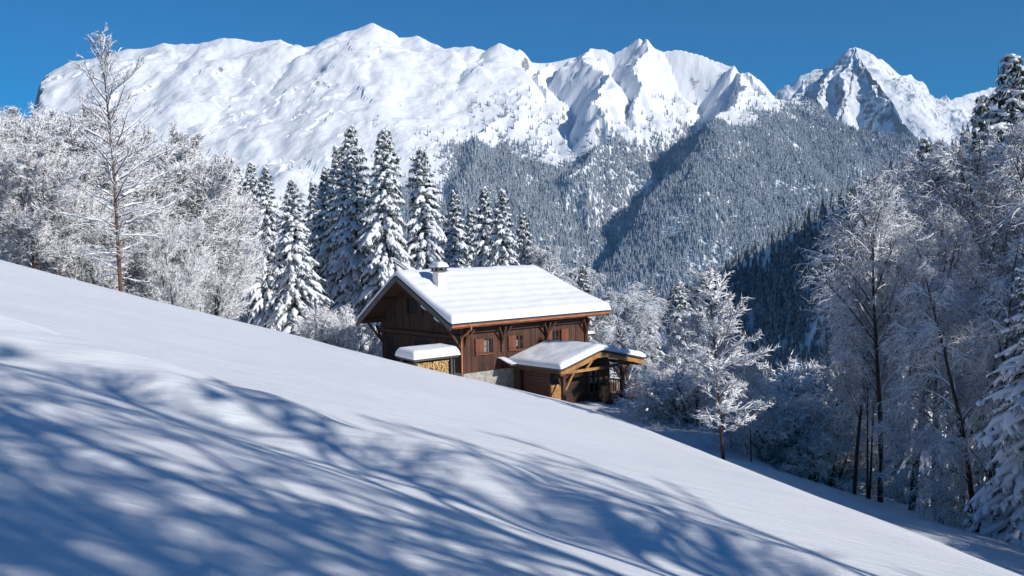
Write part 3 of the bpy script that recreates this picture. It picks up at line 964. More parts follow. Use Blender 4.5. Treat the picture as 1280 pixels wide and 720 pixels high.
def window(parent, x0, x1, z0, z1, y, curtain=False, axis='x', nm='window'):
    fr = MB(); t = 0.045
    def bx(a0, a1, b0, b1, c0, c1, mbb):
        if axis == 'x': mbb.box(a0, a1, b0, b1, c0, c1)
        else: mbb.box(b0, b1, a0, a1, c0, c1)
    bx(x0, x0 + t, y, y + .06, z0, z1, fr); bx(x1 - t, x1, y, y + .06, z0, z1, fr)
    bx(x0 + t, x1 - t, y, y + .06, z0, z0 + t, fr); bx(x0 + t, x1 - t, y, y + .06, z1 - t, z1, fr)
    xm = (x0 + x1) / 2
    bx(xm - .03, xm + .03, y, y + .055, z0 + t, z1 - t, fr)
    bx(x0 + t, xm - .03, y + .005, y + .05, (z0 + z1) / 2 - .012, (z0 + z1) / 2 + .012, fr)
    bx(xm + .03, x1 - t, y + .005, y + .05, (z0 + z1) / 2 - .012, (z0 + z1) / 2 + .012, fr)
    f = part(fr, nm, M['frame'], parent)
    for a, b in ((x0 + t, xm - .03), (xm + .03, x1 - t)):
        for c, d in ((z0 + t, (z0 + z1) / 2 - .012), ((z0 + z1) / 2 + .012, z1 - t)):
            g = MB(); bx(a, b, y + .02, y + .03, c, d, g); g.build('pane', M['glass'], f)
    if curtain:
        g = MB(); bx(x0 + t, x1 - t * 2, y + .012, y + .018, z0 + t, z1 - t * 1.5, g); g.build('curtain', M['curtain'], f)
    return f


for k, h in enumerate(WIN):
    window(chalet, h[0], h[1], h[2], h[3], 0.90, curtain=False)
    mb = MB().box(h[0] - .12, h[1] + .12, 0.74, 0.90, h[2] - .10, h[2] - .003); part(mb, 'window_sill', M['shutter'], chalet)
window(chalet, GW[0][0], GW[0][1], GW[0][2], GW[0][3], 1.52, axis='y')
for h in GL[:2]: window(chalet, h[0], h[1], h[2], h[3], 1.54, axis='y')
mb = MB().box(1.53, 1.6, 8.62, 9.28, -2.98, -1.22); part(mb, 'door', M['frame'], chalet)
# white curtain seen in the first window
g = MB().box(3.24, 3.68, 0.955, 0.96, -1.86, -1.10); part(g, 'curtain', M['curtain'], chalet)
g = MB().box(6.0, 6.2, 0.955, 0.96, -1.7, -1.3); part(g, 'curtain', M['curtain'], chalet)


def shutter(x0, x1, z0, z1):
    mb = MB(); n = 4; wd = (x1 - x0) / n
    for i in range(n): mb.box(x0 + i * wd + .004, x0 + (i + 1) * wd - .004, 0.735 + .004 * (i % 2), 0.775, z0, z1)
    mb.box(x0 + .03, x1 - .03, 0.71, 0.735, z0 + .12, z0 + .22); mb.box(x0 + .03, x1 - .03, 0.71, 0.735, z1 - .22, z1 - .12)
    part(mb, 'shutter', M['shutter'], chalet)


shutter(2.42, 3.12, -2.0, -0.95); shutter(5.2, 5.86, -1.95, -0.95); shutter(8.52, 9.14, -1.92, -0.85); shutter(10.0, 10.66, -1.92, -0.85)
for a, b in ((5.0, 5.5), (6.7, 7.2)):
    mb = MB().box(1.36, 1.40, a, b, 0.5, 1.6); part(mb, 'shutter', M['gable'], chalet)
mb = MB().prism([(8.2, 0.3), (8.5, 0.3), (8.35, 0.62)], 0, 1.38, 1.402); part(mb, 'gable_vent', M['dark'], chalet)
for x in (1.46, 12.44):
    mb = MB().box(x - .1, x + .1, 0.70, 0.88, -3.06, 0.2); part(mb, 'corner_post', M['beam'], chalet)
# roof
XE = lambda y: 14.02 + (12.2 - 14.02) * (y / YR if y < YR else 1 - (y - YR) / (YF - YR))
PATH = [(0, 0), (YR, ZR), (YF, ZF)]
mb = MB(); roof_slab(mb, PATH, lambda y: 0.0, XE, 0.12)
part(mb, 'roof', M['beam'], chalet)
mb = MB(); roof_slab(mb, [(-0.03, 0.12), (YR, ZR + 0.123), (YF + 0.03, ZF + 0.105)], lambda y: -0.04, lambda y: XE(y) + 0.04, 0.07)
part(mb, 'roof_flashing', M['metal'], chalet)
TH = lambda y: 0.33 + 0.17 * np.exp(-(y / 1.4) ** 2)
part(snow_sheet([(-0.05, 0.19), (YR, ZR + 0.19), (YF + 0.05, ZF + 0.18)], lambda y: -0.04, XE, TH, band=0.024, seed=4, nx=110, r=0.22, lumps=0.045, hollow=(2.1, 3.95, 0.16)), 'roof_snow', M['snow'], chalet, True)
# verge boards
for s in (0, 1):
    for (ya, za), (yb, zb_) in zip(PATH[:-1], PATH[1:]):
        xa, xb = (-0.06, -0.06) if s == 0 else (XE(ya) - 0.02, XE(yb) - 0.02)
        mb = MB().bar((xa, ya, za - 0.06), (xb, yb, zb_ - 0.06), 0.06, 0.30); part(mb, 'verge_board', M['metal'] if s == 0 else M['beam'], chalet)
# purlins with snow on their ends
for y in (0.35, 2.0, 3.8, YR, 8.0, 10.2):
    z = under(y) - 0.16
    mb = MB().box(0.12, XE(y) - 0.25, y - .09, y + .09, z - .13, z + .13); part(mb, 'purlin', M['beam'], chalet)
for y in (1.35, 2.7):
    z = under(y) - 0.22
    mb = MB(); tubes(mb, np.array([[[-0.12, y + .28, z + .12], [-0.14, y + .1, z], [-0.13, y - .1, z - .08], [-0.12, y - .26, z - .2]]]), 0.06, .035, 7)
    part(mb, 'verge_snow', M['snow'], chalet, True)
mb = MB()
for k in range(34): mb.bar((0.3 + k * 0.41, 0.05, -0.02), (0.3 + k * 0.41, 1.2, 0.57), 0.09, 0.12)
part(mb, 'rafters', M['beam'], chalet, kind='stuff')
# eave braces
for x in (1.55, 4.65, 8.62, 12.35):
    mb = MB().bar((x, 0.80, -1.55), (x, 0.36, -0.25), 0.13, 0.13).bar((x, 0.74, -0.62), (x, 0.36, -0.30), 0.1, 0.1)
    mb.box(x - .07, x + .07, 0.70, 0.82, -1.9, 0.05)
    if x > 2: mb.bar((x, 0.62, -1.1), (x - 0.55, 0.36, -0.22), 0.10, 0.10)
    if x < 12: mb.bar((x, 0.62, -1.1), (x + 0.55, 0.36, -0.22), 0.10, 0.10)
    part(mb, 'brace', M['beam'], chalet)
for y in (0.9, 9.9):
    mb = MB().bar((1.4, y, -1.5), (0.25, y, under(y) - 0.4), 0.13, 0.13); part(mb, 'brace', M['beam'], chalet)
mb = MB().bar((1.45, 9.95, -1.6), (1.45, 10.6, -0.5), 0.12, 0.12); part(mb, 'brace', M['beam'], chalet)
# fascia, gutter and downpipe
mb = MB().box(0.02, 13.98, -0.045, -0.005, -0.06, 0.12); part(mb, 'fascia', M['copper'], chalet)
mb = MB(); a = np.linspace(PI, 2 * PI, 8); n = 30
xs_ = np.linspace(-0.02, 14.05, n)
v = [(x, -0.115 + .075 * math.cos(t), 0.075 + .075 * math.sin(t) + 0.004 * math.sin(x * 3)) for x in xs_ for t in a]
q = [(i * 8 + j, i * 8 + j + 1, (i + 1) * 8 + j + 1, (i + 1) * 8 + j) for i in range(n - 1) for j in range(7)]
mb.add(v, q); g = part(mb, 'gutter', M['copper'], chalet, True)
mb = MB()
for k in range(14): mb.box(0.5 + k * 1.0, 0.53 + k * 1.0, -0.2, -0.035, -0.012, 0.0)
pass
mb = MB(); P_ = [(1.42, -0.115, 0.0), (1.42, -0.115, -0.22), (1.22, 0.55, -0.72), (1.2, 0.62, -0.9), (1.2, 0.62, -3.6)]
for A_, B_ in zip(P_[:-1], P_[1:]):
    c = np.array([[np.array(A_), (np.array(A_) + B_) / 2, np.array(B_)]]); tubes(mb, c, 0.05, 0.05, 8)
    mb.bar(A_, B_, 0.075, 0.075)
part(mb, 'downpipe', M['copper'], chalet)
# chimney
ch = MB().box(1.80, 2.42, 3.70, 4.30, 1.7, 3.34); c_ = part(ch, 'chimney', M['plaster'], chalet)
mb = MB().box(1.68, 2.54, 3.58, 4.42, 3.34, 3.40)
for x in (1.74, 2.36):
    for y in (3.64, 4.24): mb.box(x, x + .12, y, y + .12, 3.40, 3.56)
mb.box(1.88, 2.34, 3.78, 4.22, 3.40, 3.54); mb.build('flue', M['metal'], c_)
mb = MB().box(1.66, 2.56, 3.56, 4.44, 3.56, 3.61); mb.build('cap', M['metal'], c_)
snow_sheet([(3.56, 3.61), (4.44, 3.61)], lambda y: 1.66, lambda y: 2.56, 0.34, r=0.25, over=0.0, nx=12).build('snow_cap', M['snow'], c_, True)
# snowed-up rail at the far end
mb = MB().box(12.5, 13.4, 0.9, 2.4, -1.55, -1.45); part(mb, 'balcony', M['beam'], chalet)
part(snow_sheet([(0.9, -1.45), (2.4, -1.45)], lambda y: 12.52, lambda y: 13.4, 0.2, r=0.18, nx=12), 'balcony_snow', M['snow'], chalet, True)

# ------------------------------------------------------------------ wood shelter with its firewood
shed = empty('wood_shelter', (CB[0], CB[1], CB[2] + BASE), CA, 1.0, label='low wood shelter under a thick block of snow before the chalet gable', cat='shelter')
def sp(mb, name, m, parent=shed, smooth=False, kind=None):
    o = mb.build(name, m, parent, smooth); o.location = (0, 0, -BASE)
    if kind: o['kind'] = kind
    return o
mb = MB(); roof_slab(mb, [(-0.75, -1.72), (1.1, -1.60)], lambda y: -3.4, lambda y: -0.10, 0.10); sp(mb, 'roof', M['metal'])
sp(snow_sheet([(-0.78, -1.62), (1.1, -1.50)], lambda y: -3.45, lambda y: -0.06, 0.52, r=0.26, nx=40, lumps=0.05, seed=8), 'roof_snow', M['snow'], smooth=True)
for x in (-3.15, -0.55):
    for y in (-0.55, 0.9):
        mb = MB().box(x - .07, x + .07, y - .07, y + .07, -4.6, -1.70); sp(mb, 'post', M['metal'])
mb = MB().box(-0.30, -0.22, -0.5, 0.95, -4.6, -1.70); sp(mb, 'side_panel', M['metal'])
mb = MB().box(-3.15, -0.6, 0.92, 0.98, -4.6, -1.70); sp(mb, 'back_panel', M['gable'])
wood = empty('firewood_stack', (CB[0], CB[1], CB[2] + BASE), CA, 1.0, label='stack of split pale firewood under the snow-covered shelter', cat='firewood')
rg = np.random.default_rng(4)
for sect, (xa, xb) in enumerate(((-2.98, -1.95), (-1.88, -0.66))):
    mb = MB(); z = -3.6; row = 0
    while z < -1.86:
        x = xa + (0.05 if row % 2 else 0)
        while x < xb - 0.04:
            r = rg.uniform(.040, .066); ns = rg.integers(4, 7); an = np.arange(ns) * 2 * PI / ns + rg.uniform(0, 3)
            pts = [(x + r * math.cos(t) * rg.uniform(.85, 1.1), z + r * math.sin(t) * rg.uniform(.85, 1.1)) for t in an]
            mb.prism(pts, 1, -0.52 + rg.uniform(-.05, .05), -0.2); x += 0.108
        z += 0.10; row += 1
    o = sp(mb, 'split_logs', M['log'], wood, kind='stuff')
mb = MB().box(-2.98, -0.66, -0.24, 0.7, -3.65, -1.86); sp(mb, 'stack_core', M['frame'], wood)

# ------------------------------------------------------------------ the porch building
porch = empty('porch_building', (CB[0], CB[1], CB[2] + BASE), CA, 1.0, label='small snow-roofed wooden annex with a golden timber porch in front of the chalet', cat='annex')
def pp(mb, name, m, parent=None, smooth=False, kind=None):
    o = mb.build(name, m, parent or porch, smooth)
    if parent is None: o.location = (0, 0, -BASE)
    if kind: o['kind'] = kind
    return o
PX0, PXR, PX1 = 4.92, 8.5, 12.6; PZ0, PZR, PZ1 = -2.86, -1.92, -2.82
yA, yB = -4.42, 0.66
def pslab(mb, y0, y1, off, th, ex=0.0):
    v = []
    for (x, z) in ((PX0 - ex, PZ0), (PXR, PZR), (PX1 + ex, PZ1)):
        for dz in (off, off + th): v += [(x, y0, z + dz), (x, y1, z + dz)]
    q = []
    for i in range(2):
        a = 4 * i; b = a + 4
        q += [(a, b, b + 1, a + 1), (a + 2, a + 3, b + 3, b + 2), (a, a + 2, b + 2, b), (a + 1, b + 1, b + 3, a + 3)]
    q += [(0, 1, 3, 2), (8, 10, 11, 9)]
    mb.add(v, q)
mb = MB(); pslab(mb, yA + .05, yB, 0, 0.09); pp(mb, 'roof', M['beam'])
mb = MB(); pslab(mb, yA - .06, yB + .0, 0.093, 0.06, 0.03); pp(mb, 'roof_flashing', M['metal'])
pp(snow_sheet([(PX0 - .05, PZ0 + .15), (PXR, PZR + .15), (PX1 + .05, PZ1 + .15)], lambda y: yA - .08, lambda y: yB - .02, 0.36, r=0.28, swap=True, nx=50, lumps=0.06, seed=12), 'roof_snow', M['snow'], smooth=True)
# bargeboards: stout golden timbers
mb = MB().bar((PX0 + .02, yA + .02, PZ0 - .12), (PXR - .01, yA + .02, PZR - .12), 0.16, 0.26); pp(mb, 'bargeboard', M['gold'])
mb = MB().bar((PXR + .01, yA + .02, PZR - .12), (PX1 - .02, yA + .02, PZ1 - .12), 0.16, 0.26); pp(mb, 'bargeboard', M['gold'])
mb = MB().bar((PX1 - .25, yA + .3, PZ1 - .22), (PX1 - .25, yB, PZ1 - .22), 0.16, 0.2); pp(mb, 'purlin', M['gold'])
mb = MB().bar((PX0 + .3, yA + .2, PZ0 - .1), (PX0 + .3, yB, PZ0 - .1), 0.14, 0.16); pp(mb, 'purlin', M['beam'])
mb = MB().bar((PXR, yA + .12, PZR - .2), (PXR, yB, PZR - .2), 0.16, 0.2); pp(mb, 'ridge_beam', M['gold'])
# tie beam, king post, struts
mb = MB().box(5.7, 9.3, -4.02, -3.88, -3.10, -2.93); pp(mb, 'tie_beam', M['gold'])
mb = MB().bar((6.0, -3.96, -3.0), (7.6, -3.96, -2.45), .12, .14); pp(mb, 'strut', M['gold'])
mb = MB().bar((8.45, -4.0, -2.15), (7.55, -3.97, -3.0), .11, .12); pp(mb, 'strut', M['gold'])
mb = MB().bar((10.85, -3.95, -3.9), (10.1, -3.95, -3.0), .11, .12); pp(mb, 'strut', M['gold'])
mb = MB().bar((11.05, -3.95, -3.7), (11.7, -3.95, -2.95), .11, .12); pp(mb, 'strut', M['beam'])
mb = MB().bar((5.75, -3.95, -4.1), (6.5, -3.95, -3.05), .12, .12); pp(mb, 'strut', M['gold'])
mb = MB().bar((5.45, -3.85, -3.8), (5.2, -3.85, -3.05), .10, .10); pp(mb, 'strut', M['beam'])
mb = MB().box(8.9, 12.2, -4.02, -3.88, -3.05, -2.9); pp(mb, 'tie_beam', M['beam'])
for x, y in ((5.60, -3.95), (10.95, -3.95), (11.0, -0.6)):
    mb = MB().box(x - .11, x + .11, y - .11, y + .11, -5.4, -2.95); pp(mb, 'post', M['beam'])
# plank walls: each plank its own
def planks(x0, x1, y0, y1, z0, z1, m, hgt=0.2):
    z = z0; k = 0
    while z < z1 - .03:
        t = min(z + hgt, z1)
        d = 0.008 * (k % 3)
        mb = MB().box(x0 - (d if x1 - x0 < .2 else 0), x1, y0 - (d if y1 - y0 < .2 else 0), y1, z + .008, t - .004); pp(mb, 'plank', m); z = t; k += 1
planks(5.48, 5.56, -2.75, 0.60, -4.6, -3.02, M['wall'])
planks(5.60, 6.42, -2.84, -2.76, -5.3, -3.9, M['gold'])
mb = MB().box(5.58, 5.70, -2.75, 0.6, -5.4, -2.95); pp(mb, 'inner_wall', M['gable'])
mb = MB().box(5.2, 5.47, -0.35, -0.1, -4.6, -2.98); pp(mb, 'door_post', M['gable'])
mb = MB().box(5.42, 5.50, -2.90, -2.70, -5.3, -3.0); pp(mb, 'corner_post', M['beam'])
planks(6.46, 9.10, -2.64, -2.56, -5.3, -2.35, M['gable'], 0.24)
planks(10.16, 11.02, -2.64, -2.56, -5.3, -2.6, M['wall'], 0.24)
mb = MB().box(6.46, 11.0, -2.55, -2.47, -5.3, -2.7); pp(mb, 'inner_wall', M['dark'])
mb = MB().box(9.12, 10.14, -2.63, -2.56, -3.14, -2.35); pp(mb, 'door_lintel', M['gable'])
mb = MB(); mb.box(9.12, 9.22, -2.68, -2.58, -5.28, -3.14); mb.box(10.04, 10.14, -2.68, -2.58, -5.28, -3.14); mb.box(9.22, 10.04, -2.68, -2.58, -3.24, -3.14); mb.box(9.22, 10.04, -2.68, -2.58, -5.28, -4.75)
mb.box(9.60, 9.66, -2.68, -2.58, -4.75, -3.24); dr = mb.build('door', M['frame'], porch); dr.location = (0, 0, -BASE)
for a, b in ((9.22, 9.60), (9.66, 10.04)):
    for k in range(3):
        g = MB().box(a, b, -2.66, -2.65, -4.74 + k * .5, -4.25 + k * .5); g.build('pane', M['glass'], dr)
        if k: g = MB().box(a + .06, b - .1, -2.645, -2.64, -4.70 + k * .5, -4.32 + k * .5); g.build('curtain', M['curtain'], dr)
for x in (11.1, 12.62):
    mb = MB().box(x - .05, x + .05, -2.65, -2.55, -5.3, -2.95); pp(mb, 'corner_post', M['beam'])
# floor, rail and steps
mb = MB()
for k in range(14): pass
for k in range(16):
    mb = MB().box(5.5 + k * 0.45, 5.935 + k * 0.45, -4.3, 0.3, -5.42, -5.34 - 0.006 * (k % 2)); pp(mb, 'floor_plank', M['gable'])
rail = MB().box(11.05, 12.75, -3.99, -3.91, -4.42, -4.34).box(11.05, 12.75, -3.97, -3.92, -5.18, -5.12).box(12.68, 12.76, -4.0, -3.9, -5.4, -4.42)
rl = rail.build('railing', M['beam'], porch); rl.location = (0, 0, -BASE)
for k in range(9): MB().box(11.18 + k * .17, 11.28 + k * .17, -3.965, -3.935, -5.12, -4.42).build('baluster', M['beam'], rl)
r2 = MB().box(12.68, 12.74, -3.9, -0.6, -4.42, -4.34).box(12.68, 12.74, -3.9, -0.6, -5.2, -5.14)
r2 = r2.build('railing', M['beam'], porch); r2.location = (0, 0, -BASE)
for k in range(14): MB().box(12.69, 12.73, -3.75 + k * .22, -3.66 + k * .22, -5.14, -4.42).build('baluster', M['beam'], r2)
r3 = MB().box(11.16, 12.56, -2.63, -2.57, -4.42, -4.34).build('railing', M['beam'], porch); r3.location = (0, 0, -BASE)
for k in range(7): MB().box(11.22 + k * .19, 11.31 + k * .19, -2.615, -2.585, -5.3, -4.42).build('baluster', M['beam'], r3)
for x in (9.05,):
    mb = MB().box(x - .04, x + .04, -4.2, -4.12, -5.35, -4.5); pp(mb, 'rail_post', M['gold'])
mb = MB(); roof_slab(mb, [(-0.5, -2.72), (0.78, -2.35)], lambda y: 4.25, lambda y: 4.98, 0.05); pp(mb, 'side_roof', M['metal'])
pp(snow_sheet([(-0.5, -2.67), (0.75, -2.30)], lambda y: 4.32, lambda y: 4.8, 0.03, r=0.04, nx=10, lumps=0.0), 'side_roof_snow', M['snow'], smooth=True)
mb = MB(); an = np.linspace(0, 2 * PI, 15)[:-1]
zz = [(-5.34, .22), (-5.08, .285), (-4.85, .30), (-4.62, .285), (-4.34, .22)]
v = [(9.95 + r * math.cos(t), -3.3 + r * math.sin(t), z) for z, r in zz for t in an]
q = [(i * 14 + j, i * 14 + (j + 1) % 14, (i + 1) * 14 + (j + 1) % 14, (i + 1) * 14 + j) for i in range(4) for j in range(14)]
t_ = [(4 * 14, 4 * 14 + j, 4 * 14 + j + 1) for j in range(1, 13)]
mb.add([tuple(CB + CE * a + CG * b + np.array([0, 0, c])) for a, b, c in v], q, t_)
bl_ = empty('barrel', tuple(CB + CE * 9.95 + CG * -3.3 + np.array([0, 0, -5.34])), 0, 1.0, label='brown wooden barrel standing under the porch roof', cat='barrel')
o = mb.build('staves', M['gold'], bl_); o.matrix_parent_inverse = Matrix.Translation(-Vector(bl_.location))
mb = MB()
for z, r in ((-5.10, .288), (-4.62, .292)):
    v = [(9.95 + rr * math.cos(t), -3.3 + rr * math.sin(t), z + dz) for dz, rr in ((0, r), (0, r + .012), (.05, r + .012), (.05, r)) for t in an]
    mb.add([tuple(CB + CE * a + CG * b + np.array([0, 0, c])) for a, b, c in v], [(i * 14 + j, i * 14 + (j + 1) % 14, (i + 1) * 14 + (j + 1) % 14, (i + 1) * 14 + j) for i in range(3) for j in range(14)])
o = mb.build('hoop', M['metal'], bl_); o.matrix_parent_inverse = Matrix.Translation(-Vector(bl_.location))
for rt in (chalet, porch, shed, wood):
    for ch_ in rt.children:
        if len(ch_.data.polygons) < 2500: fix_normals(ch_)

# ------------------------------------------------------------------ two trees with boughs of their own
def bough_tree(kind, h, seed, nb, base, label, el_f, len_f, bark, bark2, trunk_r, lean, snow_r=1.0, n2=9, n3=4, z0=0.14, curve=-0.1, nt=8, wob=0.055):
    rng = np.random.default_rng(seed)
    root = empty(kind, base, 0, 1.0, label=label, cat='tree')
    tk = MB(); tr = grow(np.array([[0, 0, -0.5]]), np.array([[*lean, 1.0]]), np.array([h + 0.5]), 12, 0, 0.012, rng)
    tubes(tk, tr, trunk_r, 0.012, 9)
    tk.build('trunk', bark, root, True)
    for i in range(nb):
        u = (i + rng.uniform(0.1, 0.9)) / nb
        zt = z0 + (0.985 - z0) * u
        f = zt * 12; k = min(int(f), 11)
        P = tr[0, k] * (1 - (f - k)) + tr[0, k + 1] * (f - k)
        az = i * 2.4 + rng.normal(0, 0.35 + 3 * (wob - 0.055))
        e = el_f(u) + rng.normal(0, 0.12)
        L = len_f(u) * rng.uniform(0.7, 1.15)
        D = np.array([[math.cos(az) * math.cos(e), math.sin(az) * math.cos(e), math.sin(e)]])
        b = grow(P[None], D, np.array([L]), nt, curve + 0.15 * (1 - u), wob, rng)
        mb = MB()
        r = 0.009 + 0.009 * L
        tubes(mb, b, r, 0.007, 5)
        i2, t2, P2, D2 = sprout(b, n2, 0.15, 1.0, rng, fwd=0.8, out=0.6, upb=0.08, planar=0.5)
        L2 = L * 0.30 * (1.2 - 0.7 * t2) * rng.uniform(0.5, 1.2, len(i2)) + 0.08
        b2 = grow(P2, D2, L2, 3, -0.05, 0.1, rng)
        tubes(mb, b2, 0.010 + 0.004 * L2, 0.006, 4)
        i3, t3, P3, D3 = sprout(b2, n3, 0.2, 1.0, rng, fwd=0.7, out=0.7)
        L3 = L2[i3] * 0.45 * rng.uniform(0.5, 1.2, len(i3)) + 0.04
        b3 = grow(P3, D3, L3, 1, 0, 0, rng)
        tubes(mb, b3, 0.010, 0.0, 3)
        bo = mb.build('branch', bark2, root)
        sn = MB()
        tubes(sn, b[:, 1:], (0.022 + 0.020 * L) * snow_r, 0.015, 6, flat=0.85, lift=0.75, lump=0.45, rng=rng)
        k2 = rng.random(len(b2)) < 0.9
        tubes(sn, b2[k2], 0.028 * snow_r, 0.014, 5, flat=0.85, lift=0.7, lump=0.45, rng=rng)
        k3 = rng.random(len(b3)) < 0.7
        tubes(sn, b3[k3], 0.018 * snow_r, 0.0, 4, lift=0.6)
        sn.build('snow', M['pillow'], bo, True)
    return root


p = at(151, 366, 46); zb = gz(p[0], p[1])
lh = at(143, 44, 46)[2] - zb
bough_tree('bare_tree', lh * 0.985, 7, 72, (p[0], p[1], zb), 'tall bare tree with snow-lined branches standing alone on the open slope at left',
           lambda u: 0.08 + 0.95 * u ** 0.9, lambda u: (2.9 * (1 - u) ** 0.7 + 0.6) * (0.55 + 0.6 * min(1, u * 3)) * (0.75 + 0.5 * ((u * 11.7) % 1)), M['larch'], M['bark'], 0.10, (-0.01, 0.0), 0.70, 8, 4, 0.10, -0.2, wob=0.075)

p = at(905, 574, 33); zb = gz(p[0], p[1])
yh = at(905, 338, 33)[2] - zb
bough_tree('young_tree', yh, 23, 46, (p[0], p[1], zb), 'young tree with thick snow on its fine branches leaning over the shaded hollow',
           lambda u: 0.30 + 0.6 * u, lambda u: (1.4 * math.sin(min(1, 0.18 + u * 0.82) * PI) ** 0.8 + 0.25) * (0.65 + 0.7 * ((u * 7.3) % 1)), M['bark'], M['bark'], 0.07, (-0.05, 0.0), 0.95, 16, 7, 0.20, 0.1, wob=0.12)




# ------------------------------------------------------------------ far forest
def far_spruce(seed, h=20.0, tiers=6, sides=9, m='farspruce'):
    rng = np.random.default_rng(seed); mb = MB()
    mb.box(-0.25, 0.25, -0.25, 0.25, -2, h * 0.2)
    for i in range(tiers):
        u = i / tiers
        zb = h * (0.08 + 0.86 * u); zt = min(h, zb + h * (0.34 - 0.1 * u)); r = (h * 0.165) * (1 - u) ** 0.85 + 0.35
        a = np.arange(sides * 2) * PI / sides + rng.uniform(0, 1)
        rr = np.where(np.arange(sides * 2) % 2, 0.52, 1.0) * r * rng.uniform(0.75, 1.15, sides * 2)
        zz = zb - np.where(np.arange(sides * 2) % 2, -0.04, 0.03) * h * rng.uniform(0.5, 1.3, sides * 2)
        v = np.concatenate([np.stack([np.cos(a) * rr, np.sin(a) * rr, zz], 1), [[rng.normal(0, .1), rng.normal(0, .1), zt]]])
        n = sides * 2
        mb.add(v, None, [(j, (j + 1) % n, n) for j in range(n)])
    return mb.mesh('spruce_far', M[m])


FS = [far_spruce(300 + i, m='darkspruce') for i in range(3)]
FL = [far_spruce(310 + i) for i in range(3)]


def scatter(name, pts, scl, rot, src, label, cat):
    me = bpy.data.meshes.new(name); me.vertices.add(len(pts)); me.vertices.foreach_set('co', np.asarray(pts, float).ravel())
    for nm, ar in (('scl', scl), ('rot', rot)):
        a = me.attributes.new(nm, 'FLOAT', 'POINT'); a.data.foreach_set('value', np.asarray(ar, float))
    me.update()
    o = link(name, me); tag(o, label, cat, None, 'stuff')
    g = bpy.data.node_groups.new(name + '_nodes', 'GeometryNodeTree')
    g.interface.new_socket('Geometry', in_out='INPUT', socket_type='NodeSocketGeometry')
    g.interface.new_socket('Geometry', in_out='OUTPUT', socket_type='NodeSocketGeometry')
    gi = g.nodes.new('NodeGroupInput'); go = g.nodes.new('NodeGroupOutput')
    ip = g.nodes.new('GeometryNodeInstanceOnPoints')
    oi = g.nodes.new('GeometryNodeObjectInfo'); oi.transform_space = 'ORIGINAL'; oi.inputs['Object'].default_value = src
    a1 = g.nodes.new('GeometryNodeInputNamedAttribute'); a1.data_type = 'FLOAT'; a1.inputs['Name'].default_value = 'scl'
    a2 = g.nodes.new('GeometryNodeInputNamedAttribute'); a2.data_type = 'FLOAT'; a2.inputs['Name'].default_value = 'rot'
    cx = g.nodes.new('ShaderNodeCombineXYZ')
    g.links.new(a2.outputs[0], cx.inputs[2])
    g.links.new(gi.outputs[0], ip.inputs['Points']); g.links.new(oi.outputs['Geometry'], ip.inputs['Instance'])
    g.links.new(cx.outputs[0], ip.inputs['Rotation']); g.links.new(a1.outputs[0], ip.inputs['Scale'])
    g.links.new(ip.outputs[0], go.inputs[0])
    md = o.modifiers.new('scatter', 'NODES'); md.node_group = g
    return o


rng = np.random.default_rng(5)
# wooded ridge across the side valley: the ones on its crest and upper flank are trees of their own
crest = np.array([at(*p_) for p_ in hr[0][0]])
ind = []
cl = np.concatenate([[0], np.cumsum(np.linalg.norm(np.diff(crest[:, :2], axis=0), axis=1))])
for i in range(270):
    s = cl[2] + (cl[-2] - cl[2]) * (i + rng.uniform(0, 1)) / 270
    x = np.interp(s, cl, crest[:, 0]); y = np.interp(s, cl, crest[:, 1])
    off = abs(rng.normal(0, 22)) * (-1 if i % 5 else 0.25)
    x += off; y += off * 0.2
    ind.append((x, y, float(hill_z(np.array([x]), np.array([y]))[0]) - 0.5, rng.uniform(0.55, 1.05), rng.uniform(0, 6.28)))
firsts = []
for i, (x, y, z, s, r_) in enumerate(ind):
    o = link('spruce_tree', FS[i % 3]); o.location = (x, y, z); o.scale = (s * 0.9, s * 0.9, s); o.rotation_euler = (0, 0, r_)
    tag(o, 'dark snow-dusted spruce on the shaded wooded ridge across the side valley', 'tree', 'spruces on the shaded ridge')
    if i < 3: firsts.append(o)
lit = []
for i, (px, py, Y) in enumerate(((905, 250, 3600), (960, 205, 3900), (760, 330, 3300))):
    p = at(px, py, Y); o = link('spruce_tree', FL[i]); o.location = (p[0], p[1], float(range_z(p[:1], p[1:2])[0]) - 0.5)
    tag(o, 'pale frosted spruce among the countless ones on the far mountainside', 'tree', 'spruces on the far mountainside'); lit.append(o)
n = 80000
x = rng.uniform(-330, 1090, n); y = rng.uniform(320, 1880, n); z = hill_z(x, y)
zc, near = hf(x, y)
ok = (z > -330) & (near > 12)
x, y, z = x[ok], y[ok], z[ok]
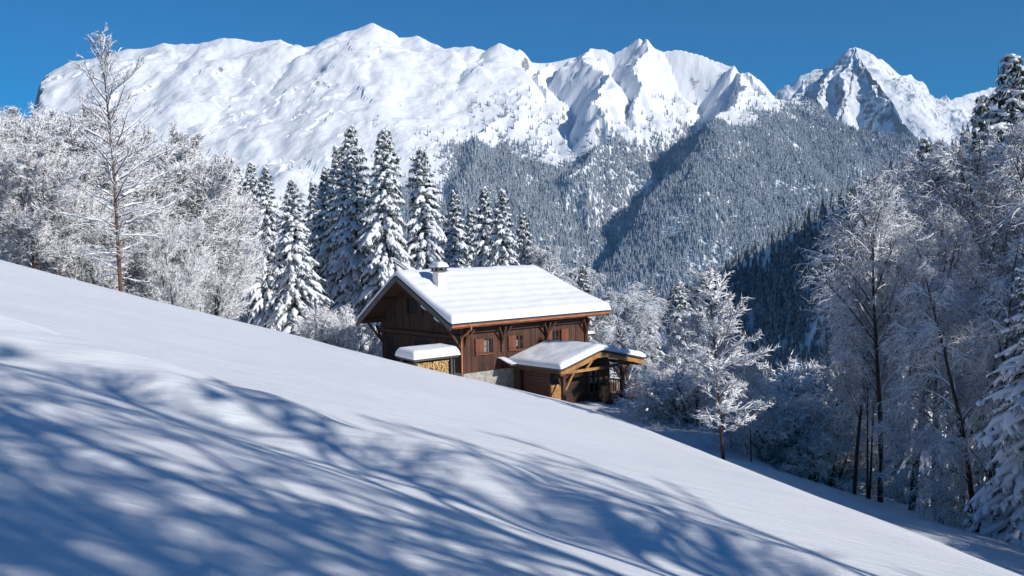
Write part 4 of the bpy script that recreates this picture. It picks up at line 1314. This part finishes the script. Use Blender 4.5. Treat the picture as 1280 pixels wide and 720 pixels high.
for k in range(3):
    s_ = slice(k, None, 3)
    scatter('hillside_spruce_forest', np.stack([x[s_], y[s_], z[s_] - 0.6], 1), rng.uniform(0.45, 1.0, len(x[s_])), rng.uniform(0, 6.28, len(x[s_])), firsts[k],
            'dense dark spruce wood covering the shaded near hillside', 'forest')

# forest on the range
n = 420000
x = rng.uniform(-2300, 3000, n); y = rng.uniform(2350, 4900, n)
keep = np.abs(x) < y * 0.62 + 150
x, y = x[keep], y[keep]
z = range_z(x, y)
px_ = x / y * 1256 + 640
tl = np.interp(px_, [0, 250, 420, 520, 580, 640, 700, 760, 840, 900, 960, 1010, 1300], [-60, 20, 60, 170, 330, 400, 330, 330, 400, 430, 470, 640, 640])
tl = tl + 110 * fbm(x, y, 300, 4, 51)
pr = sstep(tl + 60, tl - 80, z)
sparse = sstep(tl + 330, tl, z) * 0.03
pr = np.maximum(pr, sparse)
gap = sstep(-0.25, 0.15, fbm(x, y, 160, 3, 61) + 0.35)
ok = (rng.random(len(x)) < pr * (0.6 + 0.4 * gap)) & (z > -520)
x, y, z = x[ok], y[ok], z[ok]
print('forest instances', len(x))
for k in range(3):
    s_ = slice(k, None, 3)
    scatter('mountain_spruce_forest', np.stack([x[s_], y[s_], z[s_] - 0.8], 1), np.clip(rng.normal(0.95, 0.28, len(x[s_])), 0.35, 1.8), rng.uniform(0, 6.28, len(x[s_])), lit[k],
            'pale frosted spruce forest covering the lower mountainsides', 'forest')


# ------------------------------------------------------------------ clear winter air
mh = bpy.data.materials.new('air'); mh.use_nodes = True
nh = mh.node_tree; nh.nodes.clear()
ov = nh.nodes.new('ShaderNodeOutputMaterial'); pv = nh.nodes.new('ShaderNodeVolumePrincipled')
pv.inputs['Density'].default_value = 3.2e-5
pv.inputs['Color'].default_value = (0.36, 0.63, 1.0, 1)
nh.links.new(pv.outputs[0], ov.inputs['Volume'])
hz = MB().box(-4500, 7500, -1000, 10500, -1002, 2150).build('haze', mh)
tag(fix_normals(hz), 'thin pale winter air between the slope and the mountains', 'haze', kind='stuff')
